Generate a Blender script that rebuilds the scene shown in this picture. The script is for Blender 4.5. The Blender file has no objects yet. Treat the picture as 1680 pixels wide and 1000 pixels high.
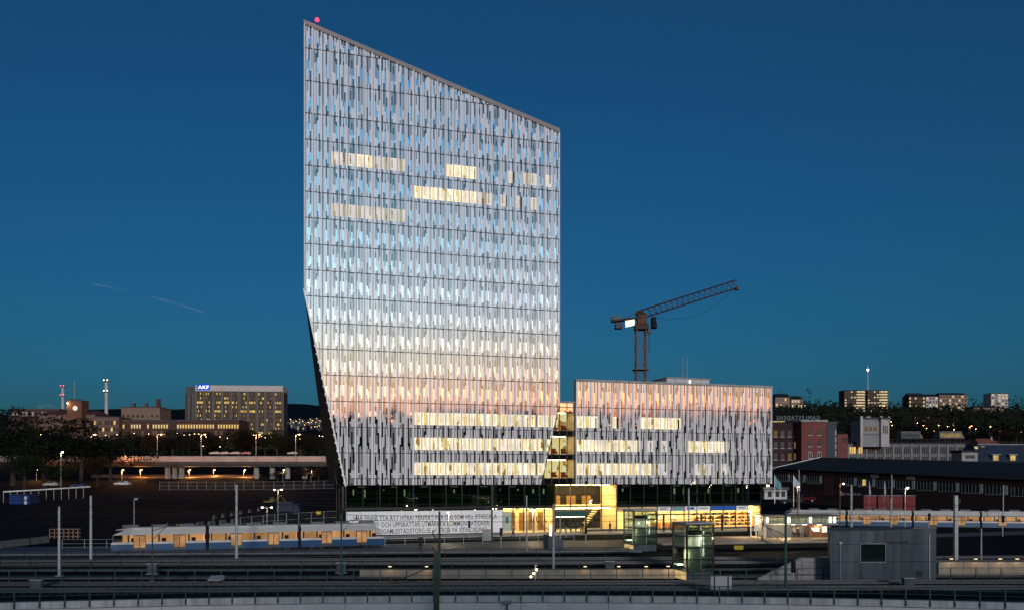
import bpy, math, random
from mathutils import Vector, Matrix
R = math.radians
sc = bpy.context.scene
col = sc.collection
random.seed(7)

# ------------------------------------------------------------------ camera
EYE = 8.4            # eye height over the station square
F = 1440.0           # focal length in pixels of a 1680 px wide frame
HOR = 780.0          # pixel row of the horizon
cam = bpy.data.cameras.new('camera')
cam.sensor_width = 36.0
cam.lens = 36.0 * F / 1680.0
cam.shift_y = (HOR - 500.0) / 1680.0
cam.clip_start = 0.5
cam.clip_end = 9000
camo = bpy.data.objects.new('camera', cam)
col.objects.link(camo)
camo.location = (0, 0, EYE)
camo.rotation_euler = (R(90), 0, 0)
sc.camera = camo

# ------------------------------------------------------------------ sky, sun, exposure
SUN_EL, SUN_AZ = 9.0, 8.0      # degrees; azimuth from straight behind the camera towards the right
world = bpy.data.worlds.new('World')
sc.world = world
world.use_nodes = True
wn = world.node_tree
for n in list(wn.nodes):
    wn.nodes.remove(n)
wout = wn.nodes.new('ShaderNodeOutputWorld')
bgd = wn.nodes.new('ShaderNodeBackground')
sky = wn.nodes.new('ShaderNodeTexSky')
sky.sky_type = 'NISHITA'
sky.sun_disc = False
sky.sun_elevation = R(SUN_EL)
sky.sun_rotation = math.pi - R(SUN_AZ)
sky.air_density = 1.0
sky.dust_density = 2.4
sky.ozone_density = 6.5
bgd.inputs[1].default_value = 0.062
tint = wn.nodes.new('ShaderNodeMix')
tint.data_type = 'RGBA'
tint.blend_type = 'MULTIPLY'
tint.inputs[0].default_value = 1.0
tint.inputs[7].default_value = (0.50, 1.03, 1.0, 1)     # the blue white balance of the picture
wn.links.new(sky.outputs[0], tint.inputs[6])
wn.links.new(tint.outputs[2], bgd.inputs[0])
# the afterglow left by the sun behind the camera: coloured by height, fading away from the west
tc = wn.nodes.new('ShaderNodeTexCoord')
sep = wn.nodes.new('ShaderNodeSeparateXYZ')
wn.links.new(tc.outputs['Generated'], sep.inputs[0])
ramp = wn.nodes.new('ShaderNodeValToRGB')
wn.links.new(sep.outputs[2], ramp.inputs[0])
stops = [(0.0, (1.5, 0.32, 0.04)), (0.07, (1.75, 0.44, 0.06)), (0.095, (1.75, 0.70, 0.18)), (0.13, (1.35, 0.96, 0.52)),
         (0.185, (0.72, 0.82, 0.86)), (0.25, (0.30, 0.50, 0.64)), (0.32, (0.09, 0.25, 0.41)), (0.44, (0.025, 0.10, 0.20)), (0.62, (0, 0, 0.02)), (0.8, (0, 0, 0))]
cr = ramp.color_ramp
while len(cr.elements) < len(stops):
    cr.elements.new(0.5)
for e, (p, c) in zip(cr.elements, stops):
    e.position = p
    e.color = (*c, 1)
vdot = wn.nodes.new('ShaderNodeVectorMath')
vdot.operation = 'DOT_PRODUCT'
wn.links.new(tc.outputs['Generated'], vdot.inputs[0])
vdot.inputs[1].default_value = (math.sin(R(34)), -math.cos(R(34)), 0)
mr = wn.nodes.new('ShaderNodeMapRange')
mr.interpolation_type = 'SMOOTHERSTEP'
mr.inputs[1].default_value = -0.1
mr.inputs[2].default_value = 0.95
wn.links.new(vdot.outputs['Value'], mr.inputs[0])
bgg = wn.nodes.new('ShaderNodeBackground')
wn.links.new(ramp.outputs[0], bgg.inputs[0])
wmul = wn.nodes.new('ShaderNodeMath')
wmul.operation = 'MULTIPLY'
wmul.inputs[1].default_value = 1.45
wn.links.new(mr.outputs[0], wmul.inputs[0])
wn.links.new(wmul.outputs[0], bgg.inputs[1])
wadd = wn.nodes.new('ShaderNodeAddShader')
wn.links.new(bgd.outputs[0], wadd.inputs[0])
wn.links.new(bgg.outputs[0], wadd.inputs[1])
wn.links.new(wadd.outputs[0], wout.inputs[0])

sun = bpy.data.lights.new('sun', 'SUN')
sun.energy = 1.55
sun.angle = R(6)
sun.color = (1.0, 0.92, 0.90)
suno = bpy.data.objects.new('sun', sun)
col.objects.link(suno)
sd = Vector((math.sin(R(SUN_AZ)) * math.cos(R(SUN_EL)), -math.cos(R(SUN_AZ)) * math.cos(R(SUN_EL)), math.sin(R(SUN_EL))))
suno.rotation_euler = sd.to_track_quat('Z', 'Y').to_euler()

vs = sc.view_settings
vs.view_transform = 'Standard'
vs.look = 'None'
vs.exposure = 0.0
vs.gamma = 1.0
vs.use_curve_mapping = False
cy = sc.cycles
cy.use_denoising = True
cy.max_bounces = 8
cy.diffuse_bounces = 3
cy.glossy_bounces = 3
cy.transmission_bounces = 4
cy.transparent_max_bounces = 12
cy.sample_clamp_indirect = 4.0
cy.caustics_reflective = False
cy.caustics_refractive = False

# ------------------------------------------------------------------ helpers
def gx(px, Y): return (px - 840.0) / F * Y
def gz(py, Y): return EYE - (py - HOR) / F * Y
def at(px, py, Y): return Vector((gx(px, Y), Y, gz(py, Y)))
def dist(py, z=0.0): return (EYE - z) * F / (py - HOR)     # distance of a point of height z seen on row py

MATS = {}
def new_mat(name):
    m = bpy.data.materials.new(name)
    m.use_nodes = True
    MATS[name] = m
    return m, m.node_tree, m.node_tree.nodes, m.node_tree.links
def mat(name, c, rough=0.7, metal=0.0, var=0.25, scale=0.6, spec=0.25, bump=0.0, streak=False):
    """diffuse-ish surface with procedural mottling"""
    if name in MATS: return MATS[name]
    m, nt, N, L = new_mat(name)
    b = N['Principled BSDF']
    b.inputs['Roughness'].default_value = rough
    b.inputs['Metallic'].default_value = metal
    b.inputs['Specular IOR Level'].default_value = spec
    t = N.new('ShaderNodeTexCoord')
    mp = N.new('ShaderNodeMapping')
    if streak: mp.inputs['Scale'].default_value = (1.0, 1.0, 0.15)
    L.new(t.outputs['Object'], mp.inputs[0])
    nz = N.new('ShaderNodeTexNoise')
    nz.inputs['Scale'].default_value = scale
    nz.inputs['Detail'].default_value = 6
    nz.inputs['Roughness'].default_value = 0.65
    L.new(mp.outputs[0], nz.inputs['Vector'])
    rp = N.new('ShaderNodeValToRGB')
    rp.color_ramp.elements[0].position = 0.3
    rp.color_ramp.elements[1].position = 0.7
    rp.color_ramp.elements[0].color = (*[x * (1 - var) for x in c], 1)
    rp.color_ramp.elements[1].color = (*[min(1, x * (1 + var)) for x in c], 1)
    L.new(nz.outputs[0], rp.inputs[0])
    L.new(rp.outputs[0], b.inputs['Base Color'])
    if bump:
        n2 = N.new('ShaderNodeTexNoise'); n2.inputs['Scale'].default_value = scale * 8
        L.new(mp.outputs[0], n2.inputs['Vector'])
        bp = N.new('ShaderNodeBump'); bp.inputs['Strength'].default_value = bump
        L.new(n2.outputs[0], bp.inputs['Height']); L.new(bp.outputs[0], b.inputs['Normal'])
    return m
def emit(name, c, s, var=0.0, scale=1.0):
    if name in MATS: return MATS[name]
    m, nt, N, L = new_mat(name)
    N.remove(N['Principled BSDF'])
    e = N.new('ShaderNodeEmission')
    e.inputs[0].default_value = (*c, 1)
    e.inputs[1].default_value = s
    if var:
        t = N.new('ShaderNodeTexCoord'); nz = N.new('ShaderNodeTexNoise'); nz.inputs['Scale'].default_value = scale; nz.inputs['Detail'].default_value = 4
        L.new(t.outputs['Object'], nz.inputs['Vector'])
        mr_ = N.new('ShaderNodeMapRange'); mr_.inputs[1].default_value = 0.3; mr_.inputs[2].default_value = 0.7
        mr_.inputs[3].default_value = s * (1 - var); mr_.inputs[4].default_value = s * (1 + var)
        L.new(nz.outputs[0], mr_.inputs[0]); L.new(mr_.outputs[0], e.inputs[1])
    L.new(e.outputs[0], N['Material Output'].inputs[0])
    return m
def coated(name, c, gloss, rough=0.02, tint=(1, 1, 1), see=False, var=0.0, scale=2.0):
    """glass-like sheet: mirror share over a diffuse print, or over clear glass when see is set"""
    if name in MATS: return MATS[name]
    m, nt, N, L = new_mat(name)
    N.remove(N['Principled BSDF'])
    if see:
        a = N.new('ShaderNodeBsdfTransparent'); a.inputs[0].default_value = (*c, 1)
    else:
        a = N.new('ShaderNodeBsdfDiffuse'); a.inputs[0].default_value = (*c, 1)
        if var:
            t = N.new('ShaderNodeTexCoord'); nz = N.new('ShaderNodeTexNoise'); nz.inputs['Scale'].default_value = scale; nz.inputs['Detail'].default_value = 5
            mp = N.new('ShaderNodeMapping'); mp.inputs['Scale'].default_value = (1, 1, 0.3); L.new(t.outputs['Object'], mp.inputs[0]); L.new(mp.outputs[0], nz.inputs['Vector'])
            rp = N.new('ShaderNodeValToRGB'); rp.color_ramp.elements[0].position = .3; rp.color_ramp.elements[1].position = .7
            rp.color_ramp.elements[0].color = (*[x * (1 - var) for x in c], 1); rp.color_ramp.elements[1].color = (*[min(1, x * (1 + var)) for x in c], 1)
            L.new(nz.outputs[0], rp.inputs[0]); L.new(rp.outputs[0], a.inputs[0])
    g = N.new('ShaderNodeBsdfGlossy'); g.inputs[0].default_value = (*tint, 1); g.inputs['Roughness'].default_value = rough
    mx = N.new('ShaderNodeMixShader'); mx.inputs[0].default_value = gloss
    L.new(a.outputs[0], mx.inputs[1]); L.new(g.outputs[0], mx.inputs[2]); L.new(mx.outputs[0], N['Material Output'].inputs[0])
    return m

class MB:
    """collects polygons; build() links them as one mesh object"""
    def __init__(s): s.v = []; s.f = []; s.m = []
    def poly(s, pts, m=0):
        i = len(s.v); s.v += [tuple(p) for p in pts]; s.f.append(tuple(range(i, i + len(pts)))); s.m.append(m); return s
    def box(s, x0, x1, y0, y1, z0, z1, m=0):
        i = len(s.v)
        s.v += [(x0, y0, z0), (x1, y0, z0), (x1, y1, z0), (x0, y1, z0), (x0, y0, z1), (x1, y0, z1), (x1, y1, z1), (x0, y1, z1)]
        for f in ((0, 3, 2, 1), (4, 5, 6, 7), (0, 1, 5, 4), (1, 2, 6, 5), (2, 3, 7, 6), (3, 0, 4, 7)):
            s.f.append(tuple(i + k for k in f)); s.m.append(m)
        return s
    def prism(s, bot, top, m=0):
        n = len(bot); i = len(s.v)
        s.v += [tuple(p) for p in bot] + [tuple(p) for p in top]
        s.f.append(tuple(i + k for k in reversed(range(n)))); s.f.append(tuple(i + n + k for k in range(n))); s.m += [m, m]
        for k in range(n):
            s.f.append((i + k, i + (k + 1) % n, i + n + (k + 1) % n, i + n + k)); s.m.append(m)
        return s
    def tube(s, p, q, r0, r1=None, n=6, m=0, cap=True):
        p = Vector(p); q = Vector(q); r1 = r0 if r1 is None else r1
        d = (q - p)
        if d.length < 1e-6: return s
        d.normalize()
        a = d.orthogonal().normalized(); b = d.cross(a); i = len(s.v)
        for (c, r) in ((p, r0), (q, r1)):
            for k in range(n):
                t = 2 * math.pi * k / n; s.v.append(tuple(c + (a * math.cos(t) + b * math.sin(t)) * r))
        for k in range(n):
            s.f.append((i + k, i + (k + 1) % n, i + n + (k + 1) % n, i + n + k)); s.m.append(m)
        if cap:
            s.f.append(tuple(i + k for k in reversed(range(n)))); s.f.append(tuple(i + n + k for k in range(n))); s.m += [m, m]
        return s
    def path(s, pts, r, n=5, m=0):
        for a, b in zip(pts, pts[1:]): s.tube(a, b, r, n=n, m=m)
        return s
    def ball(s, c, r, n=8, k=5, m=0, sz=1.0):
        c = Vector(c); i = len(s.v)
        for a in range(k + 1):
            th = math.pi * a / k
            for b in range(n):
                ph = 2 * math.pi * b / n
                s.v.append((c.x + r * math.sin(th) * math.cos(ph), c.y + r * math.sin(th) * math.sin(ph), c.z + r * sz * math.cos(th)))
        for a in range(k):
            for b in range(n):
                s.f.append((i + a * n + b, i + (a + 1) * n + b, i + (a + 1) * n + (b + 1) % n, i + a * n + (b + 1) % n)); s.m.append(m)
        return s
    def mesh(s, name, mats):
        me = bpy.data.meshes.new(name)
        me.from_pydata(s.v, [], s.f)
        for mm in (mats if isinstance(mats, (list, tuple)) else [mats]): me.materials.append(mm)
        me.polygons.foreach_set('material_index', s.m)
        me.update()
        return me
    def build(s, name, mats, parent=None, loc=None):
        return link(name, s.mesh(name, mats), parent, loc)
def link(name, me, parent=None, loc=None, rot=None):
    o = bpy.data.objects.new(name, me)
    col.objects.link(o)
    if parent is not None: o.parent = parent
    if loc is not None: o.location = loc
    if rot is not None: o.rotation_euler = rot
    return o
def tag(o, label=None, cat=None, group=None, kind=None):
    if label: o['label'] = label
    if cat: o['category'] = cat
    if group: o['group'] = group
    if kind: o['kind'] = kind
    return o
def thing(name, label, cat, loc=(0, 0, 0), rz=0.0, group=None):
    o = bpy.data.objects.new(name, None)
    o.empty_display_size = 0.5
    col.objects.link(o)
    o.location = loc
    o.rotation_euler = (0, 0, rz)
    return tag(o, label, cat, group)
def copy_tree(o, parent=None):
    c = o.copy(); col.objects.link(c); c.parent = parent
    for ch in o.children: copy_tree(ch, c)
    return c
def box(name, m, parent, x0, x1, y0, y1, z0, z1): return MB().box(x0, x1, y0, y1, z0, z1).build(name, m, parent)
def bevel(o, w=0.02, seg=1):
    md = o.modifiers.new('bevel', 'BEVEL'); md.width = w; md.segments = seg; md.limit_method = 'ANGLE'
    return o
def lamp(parent, loc, energy, color, r=0.15, name='lamp_light'):
    l = bpy.data.lights.new(name, 'POINT'); l.energy = energy; l.color = color; l.shadow_soft_size = r
    return link(name, l, parent, loc)
def text_mesh(s, size, depth=0.01, flip=False, spacing=1.0, align='LEFT', bold=0.0):
    c = bpy.data.curves.new('t', 'FONT'); c.body = s; c.size = size; c.extrude = depth; c.space_character = spacing; c.align_x = align; c.resolution_u = 3; c.offset = bold * size
    o = bpy.data.objects.new('t', c); col.objects.link(o)
    dg = bpy.context.evaluated_depsgraph_get()
    me = bpy.data.meshes.new_from_object(o.evaluated_get(dg))
    bpy.data.objects.remove(o)
    if flip:
        for v in me.vertices: v.co.x = -v.co.x
        me.flip_normals()
    return me
def fit_width(me, w):
    xs = [v.co.x for v in me.vertices]; k = w / (max(xs) - min(xs)); x0 = min(xs)
    for v in me.vertices: v.co.x = (v.co.x - x0) * k
    return me
def clip(poly, planes):
    """keep the part of a (u, z) polygon where a*u + b*z <= c"""
    for (a, b, c) in planes:
        out = []
        for i, p in enumerate(poly):
            q = poly[(i + 1) % len(poly)]
            dp = a * p[0] + b * p[1] - c; dq = a * q[0] + b * q[1] - c
            if dp <= 1e-9: out.append(p)
            if (dp < -1e-9 and dq > 1e-9) or (dp > 1e-9 and dq < -1e-9):
                t = dp / (dp - dq); out.append((p[0] + (q[0] - p[0]) * t, p[1] + (q[1] - p[1]) * t))
        poly = out
        if len(poly) < 3: return []
    return poly
def area(p): return 0.5 * abs(sum(p[i][0] * p[(i + 1) % len(p)][1] - p[(i + 1) % len(p)][0] * p[i][1] for i in range(len(p))))
def ordinal(k): return ('first', 'second', 'third', 'fourth', 'fifth', 'sixth', 'seventh', 'eighth', 'ninth', 'tenth', 'eleventh', 'twelfth', 'thirteenth', 'fourteenth', 'fifteenth', 'sixteenth', 'seventeenth', 'eighteenth')[k]
def sstep(a, b, x):
    t = min(1, max(0, (x - a) / (b - a))); return t * t * (3 - 2 * t)
def lerp_tab(tab, x):
    if x <= tab[0][0]: return tab[0][1]
    for (a, va), (b, vb) in zip(tab, tab[1:]):
        if x <= b: return va + (vb - va) * (x - a) / (b - a)
    return tab[-1][1]

# ------------------------------------------------------------------ materials
M_asphalt = mat('asphalt', (0.034, 0.036, 0.040), 0.8, var=0.35, scale=0.25)
M_pave = mat('paving', (0.30, 0.27, 0.24), 0.75, var=0.2, scale=1.2)
M_conc = mat('concrete', (0.26, 0.26, 0.26), 0.85, var=0.28, scale=0.7, bump=0.1, streak=True)
M_concd = mat('dark_concrete', (0.058, 0.068, 0.078), 0.85, var=0.45, scale=1.1, bump=0.15, streak=True)
M_steel = mat('galvanised_steel', (0.30, 0.31, 0.32), 0.55, metal=0.3, var=0.15, scale=3)
M_dark = mat('dark_metal', (0.02, 0.021, 0.023), 0.45, metal=0.4, var=0.2, scale=3)
M_green = mat('green_paint', (0.018, 0.065, 0.055), 0.5, var=0.25, scale=3)
M_greend = mat('dark_green_paint', (0.03, 0.05, 0.035), 0.55, var=0.3, scale=2)
M_white = mat('white_paint', (0.72, 0.72, 0.72), 0.55, var=0.06, scale=1)
M_rail = mat('rail_steel', (0.075, 0.075, 0.08), 0.5, metal=0.5, var=0.2, scale=4)
M_black = mat('black', (0.006, 0.006, 0.007), 0.8, var=0.2, scale=1)
M_red = mat('red_paint', (0.14, 0.008, 0.010), 0.5, var=0.15, scale=1.5)
M_blue = mat('blue_paint', (0.012, 0.035, 0.16), 0.5, var=0.2, scale=1.5)
M_yellow = mat('yellow_paint', (0.55, 0.36, 0.02), 0.5, var=0.15, scale=2)
M_brick = mat('brick_wall', (0.085, 0.030, 0.022), 0.9, var=0.3, scale=1.5)
M_wood = mat('brown_wood', (0.12, 0.055, 0.025), 0.7, var=0.35, scale=2.0, streak=True)
M_leaf = mat('leaf', (0.010, 0.013, 0.007), 0.9, var=0.45, scale=0.25, spec=0.1)
M_bark = mat('bark', (0.035, 0.027, 0.02), 0.9, var=0.3, scale=2)
M_frit = coated('white_printed_glass', (0.65, 0.645, 0.68), 0.22, 0.04, var=0.07, scale=0.6)
M_pale = coated('pale_printed_glass', (0.42, 0.42, 0.445), 0.22, 0.04, var=0.07, scale=0.6)
M_grey = coated('grey_printed_glass', (0.23, 0.235, 0.25), 0.22, 0.03, var=0.1, scale=0.6)
M_slate = coated('dark_spandrel_glass', (0.008, 0.008, 0.009), 0.20, 0.03)
M_win = coated('window_glass', (0.010, 0.011, 0.012), 0.80, 0.015)
M_fin = mat('white_fin', (0.72, 0.73, 0.75), 0.4, var=0.05, scale=1)
M_clear = coated('clear_glass', (0.90, 0.95, 0.92), 0.10, 0.01, see=True)
M_dglass = coated('dark_glass', (0.008, 0.013, 0.011), 0.16, 0.02)
M_litfrit = None

def lit_frit(name, c, s):
    m, nt, N, L = new_mat(name)
    b = N['Principled BSDF']
    b.inputs['Base Color'].default_value = (0.6, 0.6, 0.6, 1); b.inputs['Roughness'].default_value = 0.3
    t = N.new('ShaderNodeTexCoord'); nz = N.new('ShaderNodeTexNoise'); nz.inputs['Scale'].default_value = 0.5; nz.inputs['Detail'].default_value = 5
    g = N.new('ShaderNodeNewGeometry'); L.new(g.outputs['Position'], nz.inputs['Vector'])
    mr_ = N.new('ShaderNodeMapRange'); mr_.inputs[1].default_value = .3; mr_.inputs[2].default_value = .7; mr_.inputs[3].default_value = s * .45; mr_.inputs[4].default_value = s * 1.35
    L.new(nz.outputs[0], mr_.inputs[0])
    b.inputs['Emission Color'].default_value = (*c, 1); L.new(mr_.outputs[0], b.inputs['Emission Strength'])
    return m
M_lf = lit_frit('lit_printed_glass', (1.0, 0.80, 0.42), 0.76)
M_lfy = lit_frit('yellow_lit_printed_glass', (1.0, 0.66, 0.20), 0.50)
M_lfw = lit_frit('dimly_lit_printed_glass', (1.0, 0.80, 0.45), 0.34)
M_lfd = lit_frit('faintly_lit_printed_glass', (1.0, 0.86, 0.66), 0.24)
def room_mat(name, s):
    """a lit office seen through the glass: warm walls, darker furniture low down"""
    m, nt, N, L = new_mat(name)
    N.remove(N['Principled BSDF'])
    t = N.new('ShaderNodeTexCoord')
    mp = N.new('ShaderNodeMapping'); mp.inputs['Scale'].default_value = (1.3, 1.0, 0.7); L.new(t.outputs['Object'], mp.inputs[0])
    vo = N.new('ShaderNodeTexVoronoi'); vo.inputs['Scale'].default_value = 1.6; vo.distance = 'CHEBYCHEV'; L.new(mp.outputs[0], vo.inputs['Vector'])
    sp = N.new('ShaderNodeSeparateColor'); L.new(vo.outputs['Color'], sp.inputs[0])
    rp = N.new('ShaderNodeValToRGB'); e = rp.color_ramp.elements
    e[0].position = 0.0; e[0].color = (0.40, 0.20, 0.05, 1); e[1].position = 0.9; e[1].color = (1.0, 0.85, 0.5, 1)
    k = e.new(0.16); k.color = (0.45, 0.24, 0.07, 1); k = e.new(0.2); k.color = (1.0, 0.66, 0.22, 1)
    L.new(sp.outputs[0], rp.inputs[0])
    em = N.new('ShaderNodeEmission'); em.inputs[1].default_value = s; L.new(rp.outputs[0], em.inputs[0])
    L.new(em.outputs[0], N['Material Output'].inputs[0])
    return m
M_room = room_mat('lit_office', 1.0)
M_roomd = room_mat('faintly_lit_office', 0.45)
M_cream = mat('cream_wall', (0.76, 0.60, 0.36), 0.8, var=0.08, scale=0.5)
E_ceil = emit('ceiling_light', (1.0, 0.66, 0.28), 34.0)
E_tube = emit('fluorescent_tube', (1.0, 0.94, 0.78), 7.0)
E_white = emit('white_lamp', (1.0, 0.92, 0.75), 30.0)
E_orange = emit('orange_lamp', (1.0, 0.42, 0.10), 26.0)
E_warm = emit('warm_lamp', (1.0, 0.62, 0.28), 26.0)
E_red = emit('red_lamp', (1.0, 0.04, 0.06), 30.0)
E_winy = emit('lit_window_yellow', (1.0, 0.66, 0.20), 0.85, 0.5, 0.3)
E_winw = emit('lit_window_pale', (1.0, 0.80, 0.45), 0.75, 0.5, 0.3)
E_wind = emit('dim_window', (0.9, 0.55, 0.25), 0.16, 0.6, 0.3)

# ------------------------------------------------------------------ ground
LT = [(215, 0), (330, 6.8), (420, 11.5), (700, 24), (1200, 60), (2500, 196), (2900, 200), (4500, 150)]
RT = [(150, 0), (230, 4), (320, 12), (450, 25), (600, 40), (780, 58), (840, 66), (900, 71), (1300, 68), (4500, 60)]
def hills(x, y):
    return (math.sin(x * .0041 + 1.3) * math.cos(y * .0037) + .5 * math.sin(x * .011 + y * .006) + .3 * math.sin(x * .023 - y * .017 + 2))
def ground_z(x, y):
    z = -6.0 if y < 58.3 else 0.0
    if y > 140:
        r = x / y
        wl = sstep(-.12, -.19, r); wr = sstep(.15, .27, r)
        z += wl * lerp_tab(LT, y) + wr * lerp_tab(RT, y) + (1 - wl - wr) * lerp_tab(RT, y) * .35
        if y > 500: z += hills(x, y) * 5 * sstep(500, 1000, y) * (1 + sstep(1500, 2500, y) * 1.6)
    if -110 < y < 20: z += 24.5 * math.exp(-((y + 48) / 14.0) ** 2) * (1 + .06 * math.sin(x * .11))  # unseen bank added behind the camera to shade the foreground
    if y < -30:
        d = math.hypot(x, y - 130)
        z += sstep(330, 640, d) * (56 + 3.0 * hills(x * 1.7, y * 1.7)) * sstep(-30, -200, y)
    return z
def axis(lo, hi, n, c, p):
    out = []
    a = math.asinh((lo - c) / p); b = math.asinh((hi - c) / p)
    for i in range(n + 1): out.append(c + p * math.sinh(a + (b - a) * i / n))
    return out
def make_ground():
    xs = axis(-3600, 3600, 170, 0, 60); ys = sorted(axis(-2500, 6000, 210, 100, 60) + [58.2, 58.4])
    g = MB()
    for y in ys:
        for x in xs: g.v.append((x, y, ground_z(x, y) - 0.03))
    n = len(xs)
    for j in range(len(ys) - 1):
        for i in range(n - 1):
            g.f.append((j * n + i, j * n + i + 1, (j + 1) * n + i + 1, (j + 1) * n + i)); g.m.append(0)
    m, nt, N, L = new_mat('ground')
    b = N['Principled BSDF']; b.inputs['Roughness'].default_value = 0.9; b.inputs['Specular IOR Level'].default_value = 0.02
    t = N.new('ShaderNodeTexCoord')
    nz = N.new('ShaderNodeTexNoise'); nz.inputs['Scale'].default_value = .045; nz.inputs['Detail'].default_value = 9; nz.inputs['Roughness'].default_value = .7
    L.new(t.outputs['Object'], nz.inputs['Vector'])
    rp = N.new('ShaderNodeValToRGB'); e = rp.color_ramp.elements
    e[0].position = .33; e[0].color = (.003, .0042, .006, 1); e[1].position = .7; e[1].color = (.010, .0125, .016, 1)
    L.new(nz.outputs[0], rp.inputs[0]); L.new(rp.outputs[0], b.inputs['Base Color'])
    o = g.build('ground', m)
    for p in o.data.polygons: p.use_smooth = True
    tag(o, kind='structure')
make_ground()
def strip(name, m, pts, z=0.004):
    """flat paved area through ground points"""
    o = MB().poly([(p[0], p[1], z) for p in pts]).build(name, m)
    return tag(o, kind='structure')

# ------------------------------------------------------------------ office building frame
ANG = math.atan2(1, 3.15)
CU, SU = math.cos(ANG), math.sin(ANG)
ORG = Vector((gx(499, 120.0), 120.0, 0))
def u_of(px, v=0.0):
    """position along the facade that is seen in column px"""
    r = (px - 840) / F
    ox, oy = ORG.x - SU * v, ORG.y + CU * v
    return (r * oy - ox) / (CU - r * SU)
def loc_of(p):
    d = Vector(p) - ORG
    return Vector((d.x * CU + d.y * SU, -d.x * SU + d.y * CU, d.z))
def wor(u, v, z=0): return Vector((ORG.x + CU * u - SU * v, ORG.y + SU * u + CU * v, z))

FLOOR = 3.566
BAY = 37.2 / 32
L0 = EYE - 0.35
ZBOT = EYE - 1.25
LINES = [L0 + FLOOR * k for k in range(15)] + [L0 + FLOOR * 14 + 4.43, L0 + FLOOR * 14 + 8.88]
ROOF_L, ROOF_R = EYE + 61.9, EYE + 51.45
def strips(rng, par, colrng):
    """segments (s0, s1, z0, z1, kind) of one facade panel of height 1; kinds: 0 white 1 grey 2 slate 3 window 7 pale"""
    out = []
    W0, W1 = 0.14, 0.635            # window band of the storey
    n = 5
    cc = [colrng.choice((1, 2, 3)), 0]; cc[1] = {1: 3, 2: colrng.choice((1, 3)), 3: 1}[cc[0]]
    dd = [colrng.choice([k for k in (1, 2, 3, 4) if k != cc[0]]), 0]; dd[1] = colrng.choice([k for k in (0, 1, 2, 3) if k not in (cc[1], dd[0])])
    tone = [colrng.choice((0, 0, 0, 7)) for _ in range(n)]
    c = cc[par]; c2 = 2 if c != 2 else colrng.choice((1, 3))
    dlow, dup = dd[par], dd[1 - par]
    for k in range(n):
        a, b = k / n, (k + 1) / n
        t = tone[k]
        zs = []                     # (z, kind) breakpoints from the bottom
        lo_end = rng.uniform(.14, .42) if k == dlow else 0.0
        up_start = rng.uniform(.55, .80) if k == dup else 1.0
        segs = []
        if k == c:
            if lo_end: segs.append((0, W0, 2))
            else: segs.append((0, W0, rng.choice((1, 2, t))))
            wl0 = W0 + rng.choice((0, 0, .08, .14)); wl1 = W1 - rng.choice((0, 0, .06, .12))
            segs.append((W0, wl0, rng.choice((1, t)))); segs.append((wl0, wl1, 3)); segs.append((wl1, W1, 2))
            x = min(.97, W1 + rng.uniform(.05, .30))
            segs.append((W1, x, 2)); segs.append((x, up_start, rng.choice((t, 1)))) if up_start > x else None
            if up_start < 1: segs.append((max(x, up_start), 1, 2))
            elif x < 1 and up_start <= x: segs.append((x, 1, t))
        elif k == c2:
            if rng.random() < .66: lo, hi = W0 + .2, W0 + .206
            elif rng.random() < .55: lo, hi = W0, W0 + rng.uniform(.18, .36)
            else: lo, hi = W0 + rng.uniform(.12, .28), W1
            segs.append((0, min(lo, max(lo_end, .001)), 2 if lo_end else t)); segs.append((min(lo, max(lo_end, .001)), lo, t)); segs.append((lo, hi, 3))
            segs.append((hi, max(hi, up_start), rng.choice((t, t, 1)))); segs.append((max(hi, up_start), 1, 2))
        else:
            if lo_end: segs.append((0, lo_end, 2))
            mid = rng.uniform(.3, .7)
            segs.append((lo_end, mid, t)); segs.append((mid, up_start, t if rng.random() < .7 else 1))
            if up_start < 1: segs.append((up_start, 1, 2))
        out += [(a, b, p, q, kk) for (p, q, kk) in segs if q - p > .004]
    return out
VARIANTS = [strips(random.Random(100 + i), i % 2, random.Random(500 + i // 2)) for i in range(16)]
DEPTH = {7: -0.02, 8: -0.03, 9: -0.03, 0: -0.03, 1: 0.0, 2: 0.02, 3: 0.035, 4: -0.03, 5: 0.035, 6: -0.03}
PMATS = [M_frit, M_grey, M_slate, M_win, M_lf, M_clear, M_lfd, M_pale, M_lfy, M_lfw]
MG = 0.15        # room for the fin on the left of each panel
def panel_polys(var, w, h, lit):
    """polygons (points in u, z; depth; material) of a panel"""
    res = []
    src = VARIANTS[var]
    if h < 1.5:                      # the short row at the foot shows only the upper end of a storey
        c0 = 1 - h / FLOOR
        src = [(a, b, (max(p, c0) - c0) / (1 - c0), (q - c0) / (1 - c0), k) for (a, b, p, q, k) in src if q > c0 + .004]
    for (a, b, z0, z1, k) in src:
        u0, u1 = MG + (w - MG) * a, MG + (w - MG) * b
        segs = [(z0, z1, k)]
        if lit:
            W0, W1 = .14, .635
            segs = []
            for (p, q) in ((z0, min(z1, W0)), (max(z0, W0), min(z1, W1)), (max(z0, W1), z1)):
                if q - p < .004: continue
                if p >= W0 - 1e-6 and q <= W1 + 1e-6: 
                    hsh = (var * 7 + int(a * 5 + .5) * 5 + lit * 3) % 11
                    segs.append((p, q, 5 if k == 3 or hsh in (2, 7) else (6 if lit == 2 else (8 if hsh in (4, 9) else (9 if hsh in (0,) else 4)))))
                else: segs.append((p, q, k))
        for (p, q, kk) in segs:
            res.append(([(u0, p * h), (u1, p * h), (u1, q * h), (u0, q * h)], DEPTH[kk], kk))
    return res
PCACHE = {}
def panel_mesh(var, w, h, lit):
    key = (var, round(w, 3), round(h, 2), lit)
    if key not in PCACHE:
        mb = MB()
        for (pts, d, k) in panel_polys(var, w, h, lit): mb.poly([(p[0], d, p[1]) for p in pts], k)
        PCACHE[key] = mb.mesh('facade_panel', PMATS)
    return PCACHE[key]
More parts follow.
